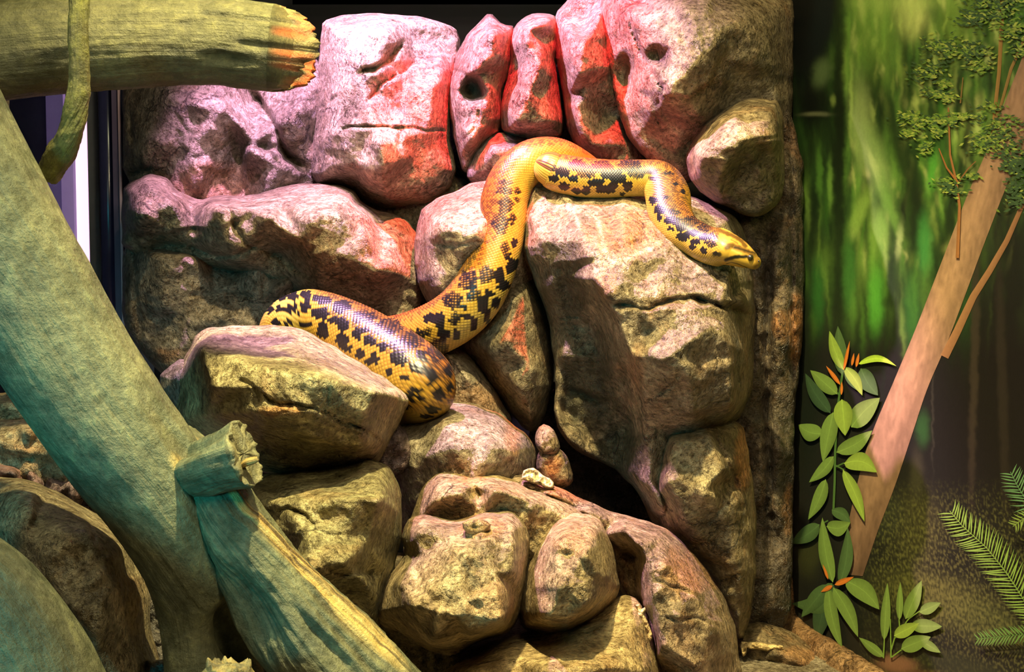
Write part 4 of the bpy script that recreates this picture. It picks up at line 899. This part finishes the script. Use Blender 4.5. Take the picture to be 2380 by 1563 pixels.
# markings of the head, laid on the skin
hpx, hpy, hd_ = to_px(HV)
hC, hr_, hs, hT, hN, hB, hhx = HI
cen = np.repeat(hC, 240, 0); cen = np.concatenate([cen, np.repeat(hC[:1], 240 * 6, 0), np.repeat(hC[-1:], 240 * 6, 0)])
fr = np.sum((HV - cen) * (CAM - HV), -1) > 0
def headstroke(pts, wd, colr, amt=1.0, wob=2.0):
    global HA
    X = hpx + wob * perlin(HV * 180); Y = hpy + wob * perlin(HV * 180 + 9)
    dd = seg_dist(X, Y, np.array(pts, float), closed=False)[0]
    k = (np.clip(1.5 - dd / wd, 0, 1) * amt * fr)[:, None]
    HA = HA * (1 - k) + np.array(colr) * k
bk = srgb(28, 24, 12); ol = srgb(84, 60, 20); yl = srgb(176, 140, 50)
headm = np.clip((hpx - 1668) / 14, 0, 1) * fr
HA = HA * (1 - headm[:, None]) + yl * headm[:, None]
headstroke([(1672, 536), (1695, 545), (1718, 556), (1733, 572)], 5, ol)
headstroke([(1690, 575), (1697, 570), (1710, 574), (1730, 582), (1752, 590)], 7, ol)
headstroke([(1687, 604), (1700, 600), (1715, 597), (1735, 597)], 4.2, bk)
headstroke([(1758, 600), (1762, 608), (1756, 618)], 8, ol, .8)
headstroke([(1708, 575), (1740, 585), (1757, 588)], 1.8, bk, .8)
headstroke([(1688, 613), (1700, 610), (1712, 613), (1730, 620), (1745, 627), (1762, 628)], 1.0, bk, .85, .6)
headstroke([(1660, 592), (1672, 592)], 5, bk, .9)
headstroke([(1700, 557), (1715, 566)], 2, bk, .6)
HVs = HV.copy()
n0 = 0; VV = []; FF = []; AA = []
for (v, f, a, _) in (parts[0], parts[1], (HVs, HF, HA, None)):
    VV.append(v); FF.append(f + n0); AA.append(a); n0 += len(v)
m_snake, tt_, bb_ = nt('snake_skin')
at = nd(tt_, 'ShaderNodeAttribute', attribute_name='col'); tt_.links.new(at.outputs['Color'], bb_.inputs['Base Color'])
bb_.inputs['Roughness'].default_value = 0.33; bb_.inputs['Specular IOR Level'].default_value = 0.36
mesh_obj('body', np.concatenate(VV), np.concatenate(FF), m_snake, sn, True, {'col': np.concatenate(AA)})
def blob(name, c, rx, ry, rz, mat, parent):
    n, m = 16, 24; V = []; Fq = []
    for i in range(n + 1):
        a = math.pi * i / n
        for j in range(m):
            b = 2 * math.pi * j / m; V.append((c[0] + rx * math.sin(a) * math.cos(b), c[1] + ry * math.sin(a) * math.sin(b), c[2] + rz * math.cos(a)))
    for i in range(n):
        for j in range(m): Fq.append([i * m + j, i * m + (j + 1) % m, (i + 1) * m + (j + 1) % m, (i + 1) * m + j])
    return mesh_obj(name, V, Fq, mat, parent, True)
k_ = np.argmin((hpx - 1744) ** 2 + (hpy - 599) ** 2 + 1e6 * (~fr))
eye = blob('eye', HV[k_] + 0.001 * (HV[k_] - cen[k_]) / np.linalg.norm(HV[k_] - cen[k_]), .0052, .0052, .0052, flat_material('snake_eye', (0.02, 0.016, 0.006), 0.08, spec=0.8), sn)
k_ = np.argmin((hpx - 1763) ** 2 + (hpy - 607) ** 2 + 1e6 * (~fr))
blob('nostril', HV[k_], .0016, .0016, .0013, flat_material('nostril_dark', (0.01, 0.01, 0.01), 0.6), sn)

# ------------------------------------------------------------------ the mural
mu = empty('painted_mural', tuple(CORN + WD * 0.4), 'jungle mural of leafy plants and a leaning pink-brown tree painted on the right wall', 'mural')
M_PAINT = attr_material('mural_paint', 0.55, 0.25, bumpy=0.0004, sc=140)
def board():
    xs = np.arange(1843, 2475, 2.6); ys = np.arange(-90, 1700, 2.8)
    X, Y = np.meshgrid(xs, ys); lr = np.random.default_rng(12)
    up = np.clip((820 - Y) / 420, 0, 1)
    c = np.zeros(X.shape + (3,)) + srgb(26, 26, 20)
    c = c * (1 - up[..., None]) + srgb(52, 84, 34) * up[..., None]
    n1 = noise2(X, Y, 120, 1, 3); n2 = noise2(X * 3, Y * 0.7, 110, 2, 4); n3 = noise2(X, Y, 22, 5, 3)
    def lay(m, col, am=1.0):
        nonlocal c
        m = np.clip(m, 0, 1)[..., None] * am; c = c * (1 - m) + srgb(*col) * m
    lay((n2 + .05) * 3 * up, (96, 138, 52), .8); lay((-n2 - .08) * 4 * up, (28, 46, 20), .85); lay((n1) * 1.6 * up, (40, 66, 26), .6)
    def st(x, y, sx, sy, col, am=0.9, ang=0.0, p=1.6):
        ca, sa = math.cos(ang), math.sin(ang); dx, dy = X - x + 6 * n3, Y - y + 10 * n1
        q = ((dx * ca + dy * sa) / sx) ** 2 + ((-dx * sa + dy * ca) / sy) ** 2
        lay(np.exp(-q ** p), col, am)
    for k in range(150):
        x = lr.uniform(1870, 2330); y = lr.uniform(-60, 760); f = lr.uniform()
        if x < 1950 and y < 260: continue
        st(x, y, lr.uniform(3, 11), lr.uniform(22, 95), (int(70 + 90 * f), int(125 + 70 * f), int(36 + 50 * f)), lr.uniform(.25, .75) * (1 if y < 450 else .6), lr.uniform(-.12, .12), 1)
    for k in range(55):
        st(lr.uniform(1870, 2330), lr.uniform(-60, 800), lr.uniform(4, 12), lr.uniform(60, 190), (22, 36, 16), lr.uniform(.35, .8), lr.uniform(-.25, .2), 1)
    for k in range(260):
        x = 1975 + 380 * lr.uniform() ** 1.1; y = lr.uniform(-70, 620); f = lr.uniform()
        st(x, y, lr.uniform(3, 8), lr.uniform(8, 36), (int(120 + 80 * f), int(150 + 56 * f), int(60 + 60 * f)), lr.uniform(.3, .85) * (1 - max(0, y) / 900), lr.uniform(-.3, .3), 1.3)
    for k in range(120):
        st(lr.uniform(1880, 2340), lr.uniform(-60, 800), lr.uniform(4, 12), lr.uniform(14, 60), (24, 40, 16), lr.uniform(.3, .7), lr.uniform(-.3, .3), 1.4)
    st(1868, -20, 70, 230, (7, 10, 12), 1.0, 0.22, 3)
    # broad painted shapes
    st(2030, 60, 60, 120, (118, 158, 60), .6); st(2230, 40, 50, 90, (120, 150, 56), .55); st(2090, 0, 120, 30, (150, 178, 84), .5); st(2120, 30, 40, 60, (190, 204, 110), .6)
    st(1880, 60, 60, 190, (8, 12, 12), 1.0, .0, 2); st(1915, 30, 30, 130, (16, 26, 26), 1, .15); st(1950, 420, 15, 560, (22, 34, 16), .95, 0, 2); st(1880, 240, 46, 60, (10, 16, 10), .9)
    st(2003, 290, 24, 110, (150, 170, 96), .9, -.06); st(2030, 360, 30, 85, (128, 158, 80), .85, -.35); st(2035, 400, 8, 60, (178, 200, 112), .8, -.35); st(1978, 240, 5, 80, (160, 190, 90), .8)
    st(2105, 380, 22, 200, (26, 40, 18), .9, -.32); st(2110, 500, 40, 70, (20, 28, 16), .8); st(1910, 170, 20, 34, (92, 112, 66), .9, .3); st(1935, 235, 6, 14, (130, 150, 70), .8)
    st(1895, 268, 34, 6, (120, 124, 86), .8); st(1905, 400, 8, 60, (84, 130, 46), .8); st(1930, 430, 6, 60, (110, 150, 60), .8); st(2165, 400, 12, 50, (80, 150, 50), .9, .15)
    st(2062, 470, 13, 80, (98, 140, 54), .9, -.35); st(2000, 490, 16, 60, (124, 156, 66), .9, .35); st(2045, 530, 18, 50, (110, 150, 60), .9); st(2150, 570, 18, 70, (60, 130, 60), .8); st(2090, 560, 8, 40, (150, 170, 100), .7, .1)
    st(1975, 640, 16, 90, (60, 110, 44), .8); st(2035, 690, 18, 80, (80, 150, 50), .85); st(2120, 720, 20, 90, (46, 96, 32), .8); st(1900, 690, 16, 80, (44, 100, 36), .7); st(2250, 640, 26, 190, (40, 80, 34), .8); st(2300, 560, 12, 130, (60, 90, 50), .6)
    st(2340, 650, 90, 260, (18, 16, 14), .85, 0, 2); st(2300, 950, 130, 260, (20, 17, 14), .9, 0, 2); st(1870, 900, 40, 220, (18, 24, 14), .9, 0, 2)
    st(2265, 820, 10, 380, (52, 44, 34), .8, .02, 2); st(2330, 900, 12, 330, (42, 36, 28), .7, -.03, 2); st(2168, 960, 2.5, 130, (52, 50, 40), .7); st(2145, 1000, 16, 40, (40, 74, 34), .9)
    # mossy ground
    st(2130, 1240, 60, 90, (66, 64, 34), .75); st(2170, 1390, 130, 55, (88, 88, 40), .75, .25); st(2300, 1450, 120, 46, (74, 78, 36), .7, .3); st(2130, 1110, 16, 60, (58, 56, 38), .7); st(2060, 1200, 40, 50, (50, 54, 36), .6); st(1880, 1290, 30, 50, (60, 62, 28), .6)
    gr = noise2(X * 2.2, Y, 9, 3, 2)
    gm = np.clip(((Y - 1110) / 120), 0, 1) * np.clip((X - 1990) / 60, 0, 1)
    lay(gr * 3 * gm, (104, 104, 50), .5); lay(-gr * 3 * gm, (26, 28, 14), .7)
    st(2090, 1480, 110, 40, (26, 28, 16), .85, .35); st(2250, 1560, 130, 36, (40, 44, 24), .8, .3)
    st(2085, 1545, 46, 20, (120, 84, 62), .95, .1, 2); st(2150, 1580, 60, 18, (96, 62, 42), .8, .2)
    ny, nx = X.shape; idx = np.arange(ny * nx).reshape(ny, nx)
    a, b, e, f = idx[:-1, :-1], idx[:-1, 1:], idx[1:, 1:], idx[1:, :-1]
    Pw = on_wall(X, Y, 0.002).reshape(-1, 3)
    ok = Pw[:, 2] > 0.0
    Fq = np.stack([a, f, e, b], -1).reshape(-1, 4); Fq = Fq[ok[Fq].all(1)]
    mesh_obj('painted_backdrop', Pw, Fq, M_PAINT, mu, False, {'col': c.reshape(-1, 3)})
board()
class Paint:
    def __init__(s): s.V = []; s.F = []; s.C = []; s.off = 0.003
    def strip(s, L, R_, cl, cr, mid=None, cm=None):
        n0 = sum(len(v) for v in s.V); n = len(L)
        rows = [L, R_] if mid is None else [L, mid, R_]; cs = [cl, cr] if mid is None else [cl, cm, cr]
        for q, cc in zip(rows, cs):
            q = np.asarray(q, float); s.V.append(on_wall(q[:, 0], q[:, 1], s.off)); s.C.append(np.asarray(cc, float) if np.ndim(cc) == 2 else np.tile(cc, (n, 1)))
        for k in range(len(rows) - 1):
            for i in range(n - 1): s.F.append([n0 + k * n + i, n0 + k * n + i + 1, n0 + (k + 1) * n + i + 1, n0 + (k + 1) * n + i])
        s.off += 0.00004
    def leaf(s, b, t, wd, col, arch=0.0, sharp=0.75):
        b, t = np.array(b, float), np.array(t, float); d = t - b; Ln = np.linalg.norm(d); n = np.array([-d[1], d[0]]) / Ln
        u = np.linspace(0, 1, 13); ctr = b + d * u[:, None] + n * (arch * np.sin(np.pi * u))[:, None]
        w_ = wd * np.sin(np.pi * u ** sharp) ** 0.85; w_ = np.nan_to_num(w_)
        c = srgb(*col); s.strip(ctr - n * w_[:, None], ctr + n * w_[:, None], c * .85, c * 1.15, ctr, c * 1.3)
        w2 = np.linspace(wd * .035 + .5, .2, 13)[:, None]
        s.strip(ctr - n * w2, ctr + n * w2, c * 1.7, c * 1.5)
    def line(s, pts, w0, w1, col):
        p = resample(np.asarray(pts, float), 6, closed=False); d = np.gradient(p, axis=0); d /= np.linalg.norm(d, axis=1)[:, None]
        n = np.stack([-d[:, 1], d[:, 0]], 1); w_ = np.linspace(w0, w1, len(p))[:, None]; c = srgb(*col)
        s.strip(p - n * w_, p + n * w_, c * .8, c * 1.15)
    def done(s, name):
        if s.V: return mesh_obj(name, np.concatenate(s.V), s.F, M_PAINT, mu, False, {'col': np.concatenate(s.C)})
tr = Paint(); tr.off = 0.0026
lft = catmull([(2440, -40), (2385, 110), (2335, 240), (2300, 335), (2250, 450), (2190, 605), (2130, 760), (2078, 885), (2022, 1020), (1990, 1135), (1965, 1250), (1950, 1335)], 90)[0]
rgt = catmull([(2540, 40), (2450, 220), (2390, 330), (2345, 420), (2290, 560), (2240, 695), (2200, 800), (2155, 905), (2120, 1010), (2080, 1130), (2042, 1230), (2005, 1340)], 90)[0]
K = 14
for k in range(K):
    L_ = lft + (rgt - lft) * k / K; R_ = lft + (rgt - lft) * (k + 1) / K
    def cc(p, f):
        shd = 0.72 + 0.35 * math.sin(math.pi * min(1, f * 1.15 + .1)); n_ = noise2(p[:, 0] * 2.0, p[:, 1], 14, 2, 3)
        fade = np.clip((p[:, 1] - 900) / 500, 0, 1)[:, None]
        return (srgb(158, 124, 92) * (1 - fade) + srgb(98, 72, 56) * fade) * shd * (1 + .5 * n_)[:, None]
    tr.off -= 0.00004; tr.strip(L_, R_, cc(L_, k / K), cc(R_, (k + 1) / K))
tr.line([(2420, 400), (2375, 480), (2340, 560), (2300, 630), (2262, 690), (2225, 770), (2195, 830)], 4, 10, (140, 100, 66))
tr.line([(2330, -60), (2328, 60), (2322, 170), (2312, 260), (2306, 330)], 5, 4, (150, 116, 60))
tr.line([(2395, 60), (2350, 160), (2325, 250), (2305, 300)], 4, 3, (140, 112, 60))
tr.done('painted_tree')
fo = Paint(); fo.off = 0.0052; lr = np.random.default_rng(5)
fo.line([(2225, 600), (2230, 480), (2222, 420), (2208, 360), (2204, 250)], 4, 1.5, (150, 100, 56))
fo.line([(2226, 424), (2200, 390), (2182, 345)], 2.6, 1.2, (150, 96, 50)); fo.line([(2230, 420), (2250, 392), (2268, 375)], 2, 1, (130, 90, 50)); fo.line([(2232, 240), (2238, 180)], 1.6, 1, (130, 100, 56))
for (cx_, cy_, sx, sy, n_, dk) in [(2190, 110, 52, 26, 150, .45), (2160, 165, 40, 24, 110, .5), (2262, 120, 44, 22, 110, .4), (2280, 155, 28, 14, 60, .15), (2190, 195, 18, 12, 40, .1), (2170, 215, 26, 10, 50, .5), (2200, 225, 24, 12, 60, .1), (2115, 268, 34, 10, 60, .2),
      (2140, 285, 44, 14, 90, .4), (2205, 280, 44, 12, 80, .2), (2250, 270, 40, 6, 50, .2), (2110, 310, 22, 10, 40, .2), (2150, 340, 22, 16, 50, .2), (2180, 305, 20, 10, 40, .2), (2300, 250, 30, 12, 40, .3), (2330, 300, 50, 30, 150, .4), (2290, 330, 40, 30, 110, .3),
      (2350, 360, 36, 36, 130, .6), (2365, 400, 34, 44, 130, .8), (2360, 460, 30, 26, 80, .85), (2200, 425, 30, 12, 40, .5), (2260, 410, 24, 8, 30, .2), (2220, 445, 36, 10, 40, .6), (2320, 30, 60, 30, 150, .5), (2350, 70, 40, 16, 80, .2), (2260, 40, 44, 20, 90, .7), (2300, 0, 70, 16, 90, .6), (2370, 110, 26, 24, 60, .3)]:
    for _ in range(int(n_ * 1.2)):
        x = cx_ + lr.normal() * sx * .5; y = cy_ + lr.normal() * sy * .55
        c = (58, 82, 48) if lr.uniform() < dk else [(110, 136, 50), (88, 118, 48), (146, 158, 70)][lr.integers(3)]
        a = lr.uniform(-.6, .8); l = lr.uniform(4, 8.5); wd = lr.uniform(1.6, 3)
        q = np.array([[x - l, y], [x, y - wd], [x + l, y], [x, y + wd]]); ca, sa = math.cos(a), math.sin(a); q = (q - [x, y]) @ np.array([[ca, sa], [-sa, ca]]) + [x, y]
        n0 = sum(len(v) for v in fo.V); fo.V.append(on_wall(q[:, 0], q[:, 1], fo.off)); fo.C.append(np.tile(srgb(*c) * lr.uniform(.8, 1.2), (4, 1))); fo.F.append([n0, n0 + 3, n0 + 2, n0 + 1]); fo.off += 2e-7
fo.done('painted_foliage')
Z = lambda x, y: (1780 + x / 1.8117, 700 + y / 1.8117)
pl_ = Paint(); pl_.off = 0.006
pl_.line([Z(325, 290), Z(312, 380), Z(300, 470), Z(292, 640), Z(290, 760), Z(285, 880)], 2.6, 2.6, (70, 100, 46))
for s_ in [((310, 400), (283, 360)), ((290, 700), (330, 682)), ((290, 690), (330, 712)), ((232, 940), (262, 925))]: pl_.line([Z(*s_[0]), Z(*s_[1])], 1.6, 1.6, (70, 100, 46))
g1, g2, g3, g4 = (122, 142, 56), (98, 120, 54), (66, 88, 48), (48, 68, 42)
for (b_, t_, w_, c_, ar) in [((320, 310), (303, 106), 30, g3, 0), ((400, 285), (472, 398), 36, g3, 8), ((335, 290), (402, 385), 24, g3, 0), ((272, 472), (166, 305), 30, g4, -10), ((326, 290), (268, 126), 24, g1, -6), ((388, 266), (549, 274), 15, (150, 176, 56), -28), ((330, 278), (406, 398), 24, g1, -10),
    ((300, 392), (187, 292), 32, g2, 0), ((360, 532), (480, 408), 44, g2, -8), ((298, 638), (448, 546), 34, g2, 12), ((236, 560), (136, 522), 38, g2, -12), ((285, 655), (182, 764), 26, g2, -8), ((283, 470), (240, 678), 35, g2, 0), ((320, 415), (334, 568), 40, g1, 0), ((252, 752), (178, 922), 28, g2, -8), ((330, 684), (468, 722), 40, g1, -26), ((325, 712), (415, 930), 26, g1, -8),
    ((278, 880), (356, 936), 26, g3, -10), ((256, 950), (356, 934), 34, g2, 16), ((226, 942), (106, 1022), 34, g3, -6),
    ((285, 1195), (215, 1442), 42, g4, 12), ((280, 1190), (108, 1275), 44, g3, -52), ((262, 1195), (150, 1332), 34, g3, 0), ((312, 1192), (345, 955), 28, g3, 12), ((282, 1185), (238, 913), 30, g2, -10), ((262, 1205), (322, 1468), 28, g2, 12), ((284, 1208), (388, 1416), 32, g2, -10), ((336, 1178), (478, 1300), 42, g2, -16)]:
    pl_.leaf(Z(*b_), Z(*t_), w_ / 1.8117, c_, ar / 1.8117)
orc = (176, 98, 34)
for (b_, t_, w_) in [((328, 290), (353, 170), 7), ((362, 272), (371, 220), 6), ((380, 278), (392, 220), 7), ((312, 352), (254, 274), 9), ((318, 395), (320, 340), 6), ((290, 1196), (370, 1163), 12), ((280, 1200), (232, 1226), 10), ((262, 1172), (240, 1110), 6)]:
    pl_.leaf(Z(*b_), Z(*t_), w_ / 1.8117, orc)
pl_.done('painted_leafy_plant')
sp_ = Paint(); sp_.off = 0.006
for s_ in [((495, 1505), (500, 1400), (508, 1330)), ((527, 1503), (525, 1385), (524, 1340)), ((527, 1470), (545, 1410), (600, 1370)), ((530, 1500), (570, 1470), (600, 1460)), ((565, 1400), (560, 1330), (563, 1290)), ((545, 1420), (600, 1340), (650, 1305))]:
    sp_.line([Z(*q) for q in s_], 1.6, 1.2, (110, 140, 54))
for (b_, t_, w_, c_) in [((495, 1500), (392, 1418), 20, g2), ((498, 1430), (512, 1188), 21, g2), ((562, 1345), (566, 1185), 15, g2), ((588, 1340), (656, 1178), 30, g2), ((648, 1312), (736, 1272), 24, g2), ((610, 1368), (742, 1372), 30, g2), ((540, 1412), (645, 1358), 28, g1), ((650, 1430), (736, 1482), 20, g2), ((570, 1466), (694, 1415), 34, g2)]:
    sp_.leaf(Z(*b_), Z(*t_), w_ / 1.8117, c_)
sp_.done('painted_seedling')
fe = Paint(); fe.off = 0.006; lr = np.random.default_rng(8)
def frond(pts, Ln, sp2, col, ang=0.9, both=True, curve=0):
    p = resample(np.array([Z(*q) for q in pts], float), sp2, closed=False); fe.line(p, 1.0, 2.2, col)
    d = np.gradient(p, axis=0); d /= np.linalg.norm(d, axis=1)[:, None]
    for i in range(1, len(p)):
        f = i / len(p); l = Ln * (0.35 + 0.75 * math.sin(math.pi * min(1, f * .75 + .12)))
        for sg in ((1, -1) if both else (1,)):
            a = math.atan2(-d[i, 1], -d[i, 0]) + sg * (ang + lr.uniform(-.08, .08))
            t = p[i] + l * np.array([math.cos(a), math.sin(a)])
            fe.leaf(p[i], t, 1.7, col, lr.uniform(-2, 2))
frond([(775, 885), (830, 950), (930, 1040), (1010, 1140), (1100, 1280), (1180, 1400)], 52, 8, (112, 140, 60), .95)
frond([(885, 1425), (980, 1415), (1090, 1402), (1200, 1395)], 26, 7, (80, 112, 50), .9)
frond([(1030, 720), (1060, 780), (1110, 860), (1200, 930)], 40, 8, (84, 120, 78), .95)
frond([(1040, 950), (1080, 920), (1150, 890)], 24, 7, (110, 130, 60), .9)
fe.done('painted_fern')
